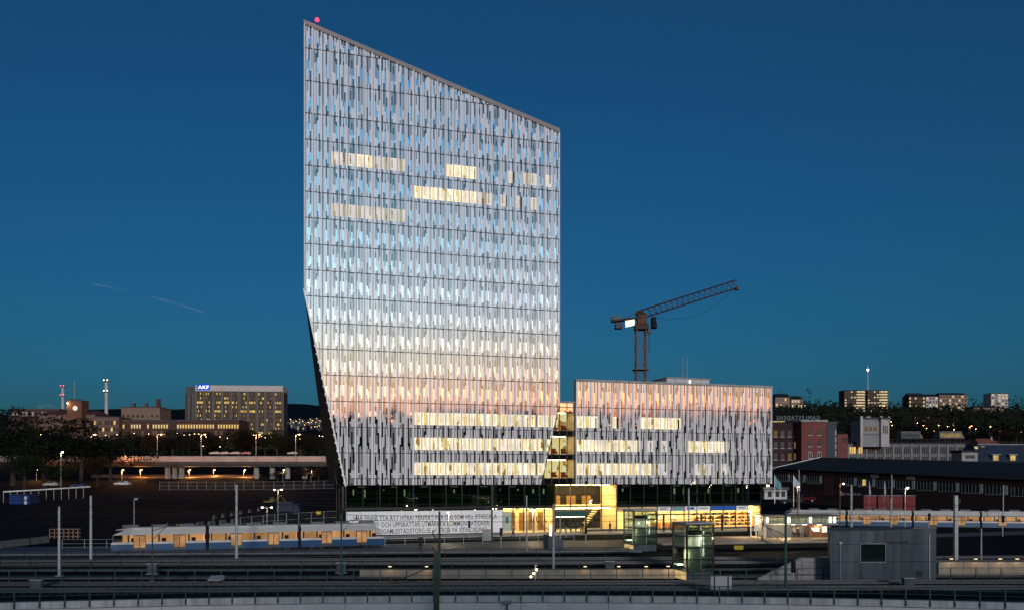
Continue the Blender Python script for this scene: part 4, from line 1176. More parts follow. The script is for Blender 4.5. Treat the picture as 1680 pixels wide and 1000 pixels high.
# ------------------------------------------------------------------ people
def person(label, loc, rz, pose, top, legs_c, scale=1.0):
    vs_, es, rad = [], [], []
    def add(p, r, parent=None):
        vs_.append(p); rad.append(r)
        if parent is not None: es.append((parent, len(vs_) - 1))
        return len(vs_) - 1
    if pose == 'sit':
        pel = add((0, 0, .52), .15); ch = add((0, .03, .95), .155, pel)
        nk = add((0, .02, 1.17), .055, ch); hd_ = add((0, -.01, 1.30), .095, nk); add((0, -.01, 1.38), .085, hd_)
        for s in (-1, 1):
            k = add((s * .11, -.42, .54), .075, pel); f = add((s * .11, -.44, .08), .05, k); add((s * .11, -.6, .05), .045, f)
            sh_ = add((s * .2, .03, 1.08), .06, ch); e_ = add((s * .24, -.1, .82), .045, sh_); add((s * .12, -.3, .66), .04, e_)
    else:
        st = .18
        pel = add((0, 0, .92), .14); ch = add((0, 0, 1.28), .165, pel)
        nk = add((0, 0, 1.5), .055, ch); hd_ = add((0, -.02, 1.62), .095, nk); add((0, -.02, 1.71), .085, hd_)
        for s in (-1, 1):
            k = add((s * .1, -s * st * .6, .5), .07, pel); f = add((s * .1, -s * st + .05, .08), .05, k); add((s * .1, -s * st - .1, .05), .045, f)
            sh_ = add((s * .2, 0, 1.42), .06, ch); e_ = add((s * .25, s * .06, 1.14), .045, sh_); add((s * .24, s * .02 - .06, .88), .04, e_)
    me = bpy.data.meshes.new('person'); me.from_pydata(vs_, es, []); o = link('person', me, None, loc, (0, 0, rz))
    md = o.modifiers.new('skin', 'SKIN'); o.modifiers.new('sub', 'SUBSURF').levels = 1
    for i, r in enumerate(rad): me.skin_vertices[0].data[i].radius = (r, r)
    me.skin_vertices[0].data[0].use_root = True
    dg = bpy.context.evaluated_depsgraph_get()
    nm = bpy.data.meshes.new_from_object(o.evaluated_get(dg)); o.modifiers.clear(); o.data = nm
    nm.materials.clear()
    for m_ in (top, legs_c, mat('skin', (.45, .28, .2), .6), mat('hair', (.03, .02, .015), .8)): nm.materials.append(m_)
    hz = max(v.co.z for v in nm.vertices)
    for p in nm.polygons:
        z = p.center.z; p.use_smooth = True
        p.material_index = 3 if z > hz - .11 or (z > hz - .24 and p.center.y > .02) else (2 if z > hz - .33 else (1 if (z < .9 and pose != 'sit') or (pose == 'sit' and z < .6) else 0))
    o.scale = (scale,) * 3
    return tag(o, label, 'person')
M_coat = mat('dark_coat', (.02, .022, .03), .8); M_trs = mat('dark_trousers', (.015, .015, .02), .8)
person('person in dark clothes walking on the tan platform by the white lamp', (gx(1228, 109), 109, .75), R(70), 'walk', M_coat, M_trs)
person('person in a pale jacket sitting on the shelter bench', (gx(1307, Ys) , Ys + 1.1, .75), 0, 'sit', mat('pale_jacket', (.5, .38, .25), .8), M_trs)
person('person in dark clothes sitting on the shelter bench', (gx(1313, Ys), Ys + 1.1, .75), 0, 'sit', M_coat, M_trs)
person('person in a red jacket standing outside the shops', wor(u_of(1107, -2), -2.2, 0), R(30), 'walk', mat('red_jacket', (.5, .05, .04), .8), M_trs)
person('person in dark clothes standing at the entrance doors', wor(u_of(956, -2), -2.0, 0), R(-60), 'walk', M_coat, M_trs)

# ------------------------------------------------------------------ trams standing on the line
def tram(label, p, q, zb, cars, h=3.1, w=2.6):
    p, q = Vector(p), Vector(q); d = q - p; a = math.atan2(d.y, d.x); ln = d.length
    t = thing('tram', label, 'tram', (p.x, p.y, zb), a)
    M_tw = mat('tram_white', (.34, .33, .32), .35, var=.06, scale=.5); M_tb = mat('tram_blue', (.004, .050, .13), .35, var=.08, scale=.5)
    M_lit = emit('tram_interior', (1.0, .50, .20), .75, .45, .35); M_tg = coated('tram_glass', (.85, .85, .82), .12, .02, see=True)
    cl = ln / cars
    for c in range(cars):
        x0, x1 = c * cl + .18, (c + 1) * cl - .18
        n0 = .9 if c == 0 else 0.0; n1 = .9 if c == cars - 1 else 0.0
        def prof(z0, z1, m, nm, i0=1.0, i1=1.0, inset=0.0):
            MB().prism([(x0 + n0 * i0 * .3, -w / 2 + inset, z0), (x1 - n1 * i0 * .3, -w / 2 + inset, z0), (x1 - n1 * i0 * .3, w / 2 - inset, z0), (x0 + n0 * i0 * .3, w / 2 - inset, z0)],
                       [(x0 + n0 * i1, -w / 2 + inset, z1), (x1 - n1 * i1, -w / 2 + inset, z1), (x1 - n1 * i1, w / 2 - inset, z1), (x0 + n0 * i1, w / 2 - inset, z1)]).build(nm, m, t)
        prof(.35, 1.12, M_tb, 'lower_panel', .3, .0)
        prof(1.121, 1.35, mat('tram_stripe', (.45, .42, .40), .4), 'waist_stripe', 0, .2)
        prof(2.12, h - .25, M_tw, 'roof_panel', .8, 1.6)
        prof(h - .249, h, mat('tram_roof', (.36, .36, .36), .5), 'roof', 1.6, 2.2, .25)
        box('interior', M_lit, t, x0 + 1.2 * n0 + .1, x1 - 1.2 * n1 - .1, -w / 2 + .25, w / 2 - .25, 1.36, 2.1)
        nw = int(cl / 1.55)
        for k in range(nw):
            a0 = x0 + .25 + (cl - .8) * k / nw; a1 = x0 + .25 + (cl - .8) * (k + 1) / nw
            box('window_pane', M_tg, t, a0 + .06, a1 - .06, -w / 2 + .0, -w / 2 + .03, 1.36, 2.11)
            box('window_post', M_dark, t, a0 - .09, a0 + .09, -w / 2 - .01, -w / 2 + .05, 1.352, 2.118)
            if k % 2: MB().box(a0 + .25, a0 + .7, -w / 2 + .12, -w / 2 + .2, 1.36, 1.75).build('seat_back', mat('seat_cloth', (.06, .03, .03), .9), t)
        for k in (.3, .72):
            xc = x0 + (x1 - x0) * k
            box('door', mat('tram_door', (.05, .05, .055), .4), t, xc - .62, xc + .62, -w / 2 - .03, -w / 2 - .013, .42, 2.11)
            for q in (-.56, .04): box('door_glass', emit('tram_door_glow', (1.0, .52, .22), .42, .5, .8), t, xc + q, xc + q + .52, -w / 2 - .045, -w / 2 - .032, .75, 2.0)
        for k in (.2, .5, .8):
            xc = x0 + (x1 - x0) * k; box('roof_unit', mat('roof_unit_grey', (.12, .12, .125), .7), t, xc - .8, xc + .8, -.7, .7, h + .001, h + .26)
        if c == 1:
            xc = (x0 + x1) / 2; MB().path([(xc + 1.2, 0, h + .1), (xc + 2.3, 0, h + .75), (xc + 1.3, 0, h + 1.5)], .035, 4).tube((xc + 1.3, -.8, h + 1.5), (xc + 1.3, .8, h + 1.5), .03, n=4).build('pantograph', M_dark, t)
        for k in (.3, .72):
            xc = x0 + (x1 - x0) * k
            box('step_plate', M_dark, t, xc - .6, xc + .6, -w / 2 - .06, -w / 2 - .031, .34, .40)
        for k in (.18, .82):
            xc = x0 + (x1 - x0) * k
            box('bogie', M_black, t, xc - .9, xc + .9, -w / 2 + .15, w / 2 - .15, .05, .34)
            for s in (-.55, .55): MB().tube((xc + s, -w / 2 + .1, .32), (xc + s, -w / 2 + .2, .32), .3, n=10).build('wheel', M_dark, t)
        if c < cars - 1: box('gangway', M_black, t, x1 + .01, x1 + .35, -w / 2 + .2, w / 2 - .2, .4, h - .35)
    for s in (-.8, .8): box('headlight', E_white, t, ln - .28, ln - .20, s - .12, s + .12, .8, .95)
    return t
tram('blue and white tram with warm lit windows left of the banner', (gx(176, 95), 95.6, 0), (gx(630, 105.5), 105.5, 0), -.12, 3, 2.9)
tram('blue and white train with warm lit windows passing behind the concrete hut', (gx(1283, 152), 152, 0), (gx(1720, 143), 143, 0), -.4, 4, 3.0)

# ------------------------------------------------------------------ trees
def leaf_cloud(mb, c, rx, ry, rz_, n, s, rng, m=0):
    lobes = [(Vector((rng.gauss(0, .42), rng.gauss(0, .42), rng.gauss(0, .38))), rng.uniform(.28, .5)) for _ in range(11)]
    for _ in range(n):
        lc, lr = rng.choice(lobes)
        v = Vector((rng.gauss(0, 1), rng.gauss(0, 1), rng.gauss(0, 1))).normalized() * lr * (.55 + .5 * rng.random())
        p = lc + v
        P_ = Vector((c[0] + p.x * rx, c[1] + p.y * ry, c[2] + p.z * rz_))
        a = Vector((rng.gauss(0, 1), rng.gauss(0, 1), rng.gauss(0, 1))).normalized(); b = a.orthogonal().normalized(); k = s * rng.uniform(.6, 1.4)
        mb.poly([P_ + a * k, P_ + b * k * .6, P_ - a * k, P_ - b * k * .6], m)
def tree_proto(seed, h, wd, n=3600, s=.21, leaf=M_leaf):
    rng = random.Random(seed)
    tr = MB(); top = Vector((rng.uniform(-.3, .3), rng.uniform(-.3, .3), h * .55))
    tr.tube((0, 0, -.5), top, h * .028, h * .014, 7)
    for k in range(6):
        b = Vector((0, 0, 0)).lerp(top, rng.uniform(.45, 1)); a = rng.uniform(0, 6.28)
        tr.tube(b, b + Vector((math.cos(a) * wd * .3, math.sin(a) * wd * .3, h * rng.uniform(.12, .3))), h * .010, h * .004, 5)
    cr_ = MB(); leaf_cloud(cr_, (0, 0, h * .64), wd * .62, wd * .62, h * .42, n, s, rng)
    return tr.mesh('trunk', [M_bark]), cr_.mesh('crown', [leaf])
M_leaf2 = mat('olive_leaf', (.014, .013, .007), .9, var=.45, scale=.25, spec=.1)
M_leaf3 = mat('rust_leaf', (.020, .011, .007), .9, var=.45, scale=.25, spec=.1)
PROTO = [tree_proto(1, 10, 9), tree_proto(2, 10, 8, leaf=M_leaf2), tree_proto(3, 10, 10), tree_proto(4, 10, 7.5, leaf=M_leaf3)]
def tree(px, ytop, ybase, Y, k, label, group, wide=1.0):
    z = gz(ybase, Y); h = (ybase - ytop) / F * Y
    t = thing('tree', label, 'tree', (gx(px, Y), Y, z), random.uniform(0, 6), group)
    sc_ = h / 10.6
    for nm, me in zip(('trunk', 'crown'), PROTO[k]):
        o = link(nm, me, t); o.scale = (sc_ * wide, sc_ * wide, sc_)
# big dark trees on the left
for (px, yt, yb, Y, k, w, lab) in ((22, 668, 790, 300, 0, 1.3, 'big dark tree at the left picture edge'), (72, 690, 795, 292, 2, 1.2, 'broad dark tree left of the tallest left tree'),
        (132, 686, 790, 296, 0, 1.35, 'tallest dark tree in the left group under the brick factory'), (182, 712, 788, 310, 2, 1.3, 'dark tree at the right of the left group'),
        (40, 735, 800, 262, 2, 1.3, 'low dark tree behind the blue container'), (100, 752, 796, 270, 1, 1.2, 'low dark bush tree beside the parked cars'), (160, 748, 795, 275, 3, 1.0, 'small rust coloured tree before the motorway bridge')):
    tree(px, yt, yb, Y, k, lab, 'dark trees at the left', w)
ro = random.Random(9)
for i in range(17):
    px = 205 + i * 20.5 + ro.uniform(-5, 5)
    tree(px, 706 + ro.uniform(-6, 10), 752, 420 + ro.uniform(-25, 25), ro.randrange(4), ordinal(i) + ' dark tree from the left in the row behind the motorway bridge', 'trees behind the motorway', 1.25)
for (px, yt, yb) in ((455, 768, 788), (500, 762, 790), (522, 765, 790)):
    tree(px, yt, yb, 300, 3 if px > 480 else 1, ordinal((455, 500, 522).index(px)) + ' small lit bush from the left under the motorway bridge', 'bushes under the bridge', 1.3)
def wood(name, label, pts, n, s, seed):
    """a far wood that reads as one mass"""
    rng = random.Random(seed); mb = MB()
    for (x, y, r, h) in pts:
        z = ground_z(x, y)
        leaf_cloud(mb, (x, y, z + h * .5), r, r, h * .75, n, s, rng)
    o = mb.build(name, M_leaf); return tag(o, label, 'wood', kind='stuff')
rw = random.Random(4)
pts = []
for _ in range(520):
    Y = rw.uniform(500, 905); r = rw.uniform(.29, .66); pts.append((r * Y, Y, rw.uniform(6, 10), rw.uniform(8, 13) if Y < 680 else rw.uniform(12, 18) if Y > 860 else rw.uniform(7, 11)))
wood('hillside_wood', 'dark wooded hillside on the right under the housing blocks', pts, 60, 1.5, 1)
pts = []
for _ in range(240):
    Y = rw.uniform(430, 900); r = rw.uniform(-.66, -.17); pts.append((r * Y, Y, rw.uniform(6, 10), rw.uniform(7, 11)))
wood('distant_wood', 'dark far woods on the left between the factory and the hills', pts, 50, 1.3, 2)
pts = []
for _ in range(420):       # wood behind the camera, seen mirrored in the facade
    a = rw.uniform(-1.3, .6) ; d = rw.uniform(560, 680)
    x, y = d * math.sin(-a), 130 - d * math.cos(a)
    if y < -120: pts.append((x, y, rw.uniform(8, 13), rw.uniform(8, 14)))
wood('ridge_wood', 'wood on the ridge behind the viewpoint mirrored in the facade', pts, 40, 1.8, 3)

# ------------------------------------------------------------------ motorway bridge
Yb = 336.0
mw = thing('motorway_bridge', 'long low motorway bridge on pale piers left of the tower', 'bridge', (0, 0, 0))
bx0, bx1 = gx(-40, Yb), gx(620, Yb)
zt, zl, zb_ = gz(746.5, Yb), gz(757.5, Yb), gz(764, Yb)
M_bridge = mat('bridge_concrete', (.10, .085, .08), .85, var=.25, scale=.15)
box('deck', M_bridge, mw, bx0, bx1, Yb + .4, Yb + 16, zl - .9, zl)
box('girder', M_concd, mw, bx0, bx1, Yb + 1.4, Yb + 15, zb_ , zl - .91)
box('road_surface', mat('bridge_asphalt', (.07, .065, .06), .7), mw, bx0, bx1, Yb + .8, Yb + 15.6, zl + .002, zl + .08)
seg = (bx1 - bx0) / 36
for k in range(36): box('parapet_panel', mat('glow_pink_concrete', (.085, .06, .055), .85, var=.2, scale=.3), mw, bx0 + k * seg + .03, bx0 + (k + 1) * seg - .03, Yb, Yb + .38, zl - .8, zl + .3)  # pink cast of the traffic glow put into the parapet colour
MB().tube((bx0, Yb + .2, zt - .25), (bx1, Yb + .2, zt - .25), .10, n=5).build('guard_rail', M_steel, mw)
for k in range(73):
    x = bx0 + (bx1 - bx0) * k / 72; box('rail_post', M_steel, mw, x - .06, x + .06, Yb + .14, Yb + .26, zt - .9, zt - .2)
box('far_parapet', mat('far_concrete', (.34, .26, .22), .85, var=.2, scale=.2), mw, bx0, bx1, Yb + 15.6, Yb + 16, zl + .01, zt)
for px in (275, 287, 298, 421, 447, 472, 500):
    x = gx(px, Yb + 6); MB().tube((x, Yb + 6, ground_z(x, Yb + 6) - 1), (x, Yb + 6, zb_ + .05), 1.0, 1.0, 10).build('pier', M_conc, mw)
GO = 'orange street lamps around the motorway'
for px in (60, 150, 205, 258, 330, 420, 485):
    street_lamp(px, 712 if px != 205 else 740, 757, Yb + 12.5, ordinal((60, 150, 205, 258, 330, 420, 485).index(px)) + ' tall orange street lamp from the left on the motorway bridge', (1, .38, .14), 3400, E_orange, 1.5, .34, GO + ' deck', .12)
for (px, Y, ybase, e) in ((200, 330, 790, 1500), (310, 352, 783, 2400), (350, 362, 782, 2400), (400, 352, 783, 2200), (60, 330, 790, 1500), (230, 350, 782, 2400)):
    x = gx(px, Y); t = street_lamp(px, 770, ybase, Y, ordinal(sorted((200, 310, 350, 400, 60, 230)).index(px)) + ' short orange lamp from the left under the motorway bridge', (1, .40, .10), e * 2, E_orange, .5, .28, GO + ' under', .09)
street_lamp(100, 741, 797, 262, 'yellow lit lamp post by the parked cars at the left', (1, .75, .4), 900, E_white, .5, .26, pole=.09)
street_lamp(464, 770, 790, 300, 'low yellow lamp lighting bushes beside the bridge piers', (1, .7, .3), 900, E_warm, .4, .22)
street_lamp(510, 772, 791, 300, 'low yellow lamp among the bushes nearest the tower', (1, .7, .3), 900, E_warm, .4, .22)
# lamps glowing in and behind the trees
rl_ = random.Random(31)
far = [(35, 713), (45, 717), (172, 713), (178, 715), (191, 712), (219, 710), (243, 711), (268, 712), (290, 710), (301, 713), (310, 712), (318, 711), (325, 711), (337, 716), (360, 716), (372, 718), (415, 713), (419, 713), (424, 716), (428, 715), (434, 717),
       (360, 732), (332, 731), (491, 719), (497, 718), (523, 714), (528, 715), (531, 716), (476, 687), (486, 690), (497, 688), (505, 692), (512, 689), (520, 694), (527, 690), (499, 696), (516, 699)]
for (px, py) in far:
    Y = 398 if py > 705 else 1100
    street_lamp(px, py, py + (36 if py > 705 else 5), Y, 'distant warm street lamp glowing among the dark trees at left', e=0, head=emit('far_lamp', (1, .62, .28), 12) if rl_.random() < .7 else emit('far_orange_lamp', (1, .42, .10), 12), arm=.3, size=.2 if py > 705 else .5, group='distant street lamps at the left', pole=.05, pm=M_dark)
# ------------------------------------------------------------------ factory and far blocks at the left
def windows(parent, xs_, zs_, w, h, y, mats, rng, frame=None, name='window'):
    cache = {}
    for x in xs_:
        for z in zs_:
            m = rng.choice(mats)
            if m.name not in cache: cache[m.name] = MB().box(0, w, -.06, 0, 0, h).mesh(name, [m])
            o = link(name, cache[m.name], parent, (x, y, z))
            if frame:
                if 'f' not in cache: cache['f'] = MB().box(-.12, w + .12, -.12, -.07, -.2, -.02).mesh('sill', [frame])
                link('sill', cache['f'], o)
def block(name, label, px0, px1, ytop, ybot, Y, depth, m, cat='building', roof=None, rz=0.0, pitched=0.0, group=None):
    """building with its front in column range px0..px1; returns the thing, width, height"""
    w = gx(px1, Y) - gx(px0, Y); z0 = gz(ybot, Y); h = gz(ytop, Y) - z0
    t = thing(name, label, cat, (gx(px0, Y), Y, z0), rz, group)
    box('wall', m, t, 0, w, 0, depth, 0, h)
    if pitched:
        MB().prism([(-.4, -.4, h), (w + .4, -.4, h), (w + .4, depth + .4, h), (-.4, depth + .4, h)], [(w * .06, depth * .5 - .1, h + pitched), (w * .94, depth * .5 - .1, h + pitched), (w * .94, depth * .5 + .1, h + pitched), (w * .06, depth * .5 + .1, h + pitched)]).build('roof', roof or M_concd, t)
    else: box('roof', roof or M_concd, t, -.3, w + .3, -.3, depth + .3, h, h + .5)
    return t, w, h
rg = random.Random(77)
# long office block
Ya = 640.0
M_akf = mat('brown_cladding', (.060, .047, .038), .8, var=.12, scale=.1); M_pl = mat('pale_panel', (.40, .38, .37), .7, var=.08, scale=.1); M_rib = mat('pale_rib', (.20, .19, .18), .7)
W_ = gx(466, Ya) - gx(326, Ya)
akf = thing('long_office_block', 'long eleven storey office block with lit blue roof sign on the left', 'office block', (gx(321, Ya), Ya, gz(735, Ya)), R(5))
hA = gz(631, Ya) - gz(735, Ya)
box('wall', M_akf, akf, 0, W_, .4, 22, 0, hA - 4.3)
box('parapet', M_pl, akf, -.3, W_ + .3, 0, 22.2, hA - 4.29, hA)
fl = (hA - 5) / 13
nb = 10
dk = mat('night_window', (.02, .022, .025), .2, var=.2); 
for f in range(13):
    z = fl * f + 1.2
    run = rg.random()
    for b in range(nb):
        x0 = W_ * b / nb + 1.0; x1 = W_ * (b + 1) / nb - 1.0; n_ = 6
        mb = MB()
        for k in range(n_):
            a = x0 + (x1 - x0) * k / n_
            lit = rg.random() < (.85 if (f in (3, 8, 10) and (b * 7 + f) % 10 < 4) else .16)
            mb.box(a, a + (x1 - x0) / n_ - .25, .25, .39, z, z + 1.6, 1 if lit else (2 if rg.random() < .3 else 0))
        mb.build('window_band', [dk, E_winy, E_wind], akf)
for b in range(nb + 1):
    for s in (-.55, .35):
        x = W_ * b / nb + s; box('rib', M_rib, akf, x, x + .3, -.1, .38, 0, hA - 3.2)
# end wall with its own windows
ew = thing('tmp', None, None); bpy.data.objects.remove(ew)
box('end_wall', mat('dark_end_wall', (.05, .045, .045), .8), akf, -9.2, -.02, 6, 20, 0, hA - 6)
box('end_parapet', M_concd, akf, -8.6, -.31, 5.6, 20.4, hA - 5.99, hA - .6)
for f in range(13):
    for b in range(3): box('window', E_winy if rg.random() < .12 else dk, akf, -8.6 + b * 3, -6.6 + b * 3, 5.85, 5.99, fl * f + 1.2, fl * f + 2.7)
for b in range(3): box('rib', M_rib, akf, -6.3 + b * 3 - .25, -6.3 + b * 3 + .2, 5.5, 5.84, 0, hA - 6)
sx0, sx1 = gx(328.5, Ya) - gx(326, Ya), gx(349, Ya) - gx(326, Ya)
sgn = box('sign_board', emit('blue_sign', (.02, .10, .75), .9), akf, sx0, sx1, -.5, -.1, hA - 3.4, hA + .9)
me = fit_width(text_mesh('AKF', 3.4, .05, spacing=1.1), sx1 - sx0 - 1.6); me.materials.clear(); me.materials.append(emit('sign_letters', (.9, .95, 1.0), 2.6))
link('sign_letters', me, sgn, (sx0 + .8, -.56, hA - 2.6), (R(90), 0, 0))
for k in range(6): box('roof_unit', M_concd, akf, 14 + k * 8, 15.5 + k * 8, 6, 8, hA, hA + rg.uniform(.6, 1.4))
# long factory row with lit upper windows
M_fac = mat('factory_brick', (.07, .035, .03), .85, var=.2, scale=.2); M_pink = mat('pink_render', (.13, .08, .07), .85, var=.15, scale=.2)
t, w, h = block('factory_hall', 'long dark factory hall with a row of lit yellow windows', 196, 392, 689, 722, 520, 20, M_fac)
windows(t, [w * (k + .25) / 44 for k in range(44)], [h - 4.6], w / 44 * .55, 2.2, 0, [E_winy, E_winw, E_winy, E_winy, dk], rg)
windows(t, [w * (k + .25) / 44 for k in range(44)], [h - 8.4], w / 44 * .55, 2.2, 0, [dk, dk, dk, E_wind], rg)
t, w, h = block('factory_hall', 'pale factory hall with few lit windows left of the lit hall', 153, 195, 684, 722, 515, 18, M_pink)
windows(t, [w * (k + .2) / 9 for k in range(9)], [h - 4.2, h - 8.2], 1.0, 2.2, 0, [E_winy, dk, E_wind], rg)
t, w, h = block('factory_hall', 'long low pink walled factory hall with dark red roof at the left', 62, 156, 679, 720, 530, 22, M_pink, roof=M_brick, pitched=3.0)
windows(t, [w * (k + .25) / 20 for k in range(20)], [h - 5], 1.0, 2.4, 0, [dk, E_wind, dk], rg)
t, w, h = block('brick_factory', 'brick factory block with white upper windows at far left', 14, 98, 671, 712, 545, 18, M_fac)
windows(t, [w * (k + .25) / 16 for k in range(16)], [h - 4], 1.3, 2.6, 0, [mat('blind_window', (.3, .3, .3), .6), dk], rg)
t, w, h = block('factory_tower', 'square brick factory tower with a lit clock left of the chimney', 110, 134, 657, 700, 525, 9, mat('ochre_brick', (.12, .06, .035), .85, var=.2, scale=.2))
MB().tube((w * .56, -.05, h - 4.3), (w * .56, -.2, h - 4.3), 1.5, n=14).build('clock_face', emit('clock', (1, .9, .7), .9), t); MB().tube((w * .56, -.03, h - 4.3), (w * .56, -.12, h - 4.3), 1.9, n=14).build('clock_rim', M_brick, t)
box('wall_lamp', E_warm, t, .2, .8, -.5, -.1, h - 1.6, h - 1.1); lamp(t, (.6, -1.5, h - 2.2), 700, (1, .55, .2), .2)
for k in range(6): box('battlement', M_brick, t, w * k / 6 + .1, w * k / 6 + .9, 0, .8, h + .5, h + 1.2)
t, w, h = block('brick_factory', 'pale and brick factory block with roof vents near the office block', 199, 262, 668, 712, 540, 18, mat('sand_render', (.17, .12, .09), .85, var=.15, scale=.15), roof=M_brick)
windows(t, [w * (k + .2) / 8 for k in range(8)], [h - 6], 1.4, 1.6, 0, [dk, E_wind], rg)
for k in (.18, .5): box('roof_vent', M_concd, t, w * k, w * k + 2.2, 4, 6, h + .5, h + 3.2)
MB().box(w * .87, w * .96, 2, 4, h, h + 5.5).build('stack', M_fac, t)
def chimney(px, ytop, ybase, Y, r, label, lampm):
    t = thing('factory_chimney', label, 'chimney', (gx(px, Y), Y, gz(ybase, Y))); h = (ybase - ytop) / F * Y
    MB().tube((0, 0, 0), (0, 0, h), r * 1.2, r, 12).build('shaft', mat('chimney_grey', (.36, .35, .36), .8, var=.1, scale=.1), t)
    for q in (.985, .72):
        MB().tube((0, 0, h * q), (0, 0, h * q + .8), r * 1.45, n=12).build('gallery', M_concd, t)
        for s in (-1, 1): MB().ball((s * r * 1.2, -r * 1.3, h * q + 1.2), .38, 8, 5).build('warning_lamp', lampm, t)
chimney(174.5, 625, 690, 600, 1.0, 'taller pale chimney with white lamps near the top', emit('faint_white_lamp', (1, .8, .55), 6))
chimney(103, 634, 690, 640, .9, 'shorter grey chimney with red warning lamps', emit('faint_red_lamp', (1, .1, .12), 4))
ms = thing('radio_mast', 'thin radio mast above the factory tower at left', 'mast', (gx(122, 560), 560, gz(672, 560)))
hm = (672 - 622) / F * 560
for s in (0, 2.1, 4.2): MB().tube((.5 * math.cos(s), .5 * math.sin(s), 0), (.06 * math.cos(s), .06 * math.sin(s), hm), .14, .06, 4).build('leg', M_steel, ms)
for k in range(8): MB().tube((-.4 * (1 - k / 9), 0, hm * k / 8), (.4 * (1 - k / 9), 0, hm * (k + 1) / 8), .06, n=3).build('brace', M_steel, ms)
stm = thing('steam_plume', 'faint pale steam cloud drifting above the left factory', 'steam', (gx(80, 700), 700, gz(664, 700)))
def steam():
    m, nt, N, L = new_mat('steam'); N.remove(N['Principled BSDF'])
    v = N.new('ShaderNodeVolumePrincipled'); v.inputs['Density'].default_value = .05; v.inputs['Color'].default_value = (.9, .9, .95, 1); L.new(v.outputs[0], N['Material Output'].inputs['Volume'])
    mb = MB()
    for k in range(5): mb.ball((k * 3.4 - 7, 0, -abs(k - 1.5) * .9), 2.5 - .25 * k, 10, 6, sz=.8)
    mb.build('cloud', m, stm)
steam()
hs = random.Random(8)
mbh = MB()
for k in range(70):
    Y = hs.uniform(1000, 1500); px = hs.uniform(468, 545); x = gx(px, Y); z = gz(hs.uniform(686, 703), Y)
    s = hs.uniform(2.5, 5); mbh.box(x, x + s, Y, Y + 6, z - 3, z + 2, 0)
    mbh.box(x + s * .3, x + s * .3 + .8, Y - .2, Y, z, z + .7, 1)
tag(mbh.build('distant_houses', [M_concd, emit('far_window', (1, .62, .28), 3.0)]), 'far cluster of small lit houses on the hill left of the tower', 'houses', kind='stuff')

# ------------------------------------------------------------------ building site at the left
def car(px, ybase, Y, label, color, rz=0.0, length=4.4, lights=False, group=None):
    t = thing('parked_car', label, 'car', (gx(px, Y), Y, gz(ybase, Y)), rz, group)
    l = length; w = 1.75
    prof = [(-l / 2, .35), (-l / 2, .80), (-l * .42, .92), (-l * .22, 1.0), (-l * .08, 1.42), (l * .22, 1.46), (l * .40, 1.02), (l / 2, .92), (l / 2, .35)]
    bevel(MB().prism([(x, -w / 2, z) for x, z in prof], [(x, w / 2, z) for x, z in prof]).build('body', mat('car_' + color[0], color[1], .25, var=.05), t), .06, 2)
    gl = [(-l * .19, 1.02), (-l * .07, 1.36), (l * .20, 1.40), (l * .33, 1.04)]
    for s in (-1, 1): MB().prism([(x, s * (w / 2 + .004), z) for x, z in gl], [(x, s * (w / 2 - .02), z) for x, z in gl]).build('side_window', M_win, t)
    for x in (-l * .31, l * .30):
        for s in (-1, 1):
            wh = MB().tube((x, s * (w / 2 - .18), .32), (x, s * (w / 2 + .02), .32), .32, n=12).build('wheel', M_black, t)
            MB().tube((x, s * (w / 2 + .021), .32), (x, s * (w / 2 + .035), .32), .17, n=10).build('rim', M_steel, wh)
    for s in (-.6, .6):
        box('headlight', E_white if lights else M_steel, t, -l / 2 - .02, -l / 2 + .03, s - .15, s + .15, .66, .8); box('tail_light', M_red, t, l / 2 - .03, l / 2 + .02, s - .15, s + .15, .7, .84)
car(84, 797, 270, 'pale parked car under the trees at the far left', ('silver', (.35, .35, .36)))
car(128, 799, 262, 'dark blue parked car between the lamp post and the trees', ('navy', (.02, .03, .06)), .1)
car(201, 796, 272, 'white parked van like car at the right of the parked row', ('white', (.5, .5, .5)), -.1, 4.8)
for px, lab in ((352, 'leftmost pale car parked below the office block'), (368, 'second pale car parked below the office block'), (386, 'third car from left parked below the office block'), (404, 'reddish car parked below the office block'), (480, 'small pale car parked on the road near the tower')):
    car(px, 745, 385, lab, ('rose', (.3, .14, .13)) if px == 404 else ('pale', (.38, .37, .36)))
ct = thing('site_container', 'dark blue site container with white notices on the building site', 'container', (gx(15, 232), 232, 0), R(-4))
bevel(box('body', M_blue, ct, 0, 3.0, 0, 4.5, .15, 3.5), .04); box('front', mat('blue_front', (.008, .02, .09), .5), ct, 3.01, 5.7, -.05, 4.2, .1, 3.6)
for z in (.9, 2.1): box('notice', mat('notice_white', (.45, .47, .55), .6), ct, 4.2, 4.9, -.08, -.06, z, z + .95)
for k in range(9): box('rib', M_blue, ct, .2 + k * .32, .3 + k * .32, -.06, 0, .3, 3.4)
box('base_plate', M_conc, ct, -3, 8, -1, -.6, -.1, .12)
gr_ = thing('guard_rail', 'long pale lit guard rail curving along the road at the left', 'guard rail', (0, 0, 0))
gp_ = [at(5, 806, 236), at(50, 803.5, 240), at(100, 800.5, 246), at(148, 797.5, 253)]
MB().path([p for p in gp_], .20, 6).build('beam', mat('pale_rail', (.62, .66, .6), .5), gr_)
for a, b in zip(gp_, gp_[1:]):
    for k in range(4):
        p = a.lerp(b, k / 4); MB().tube((p.x, p.y + .2, ground_z(p.x, p.y) - .3), (p.x, p.y + .2, p.z), .08, n=5).build('post', M_steel, gr_)
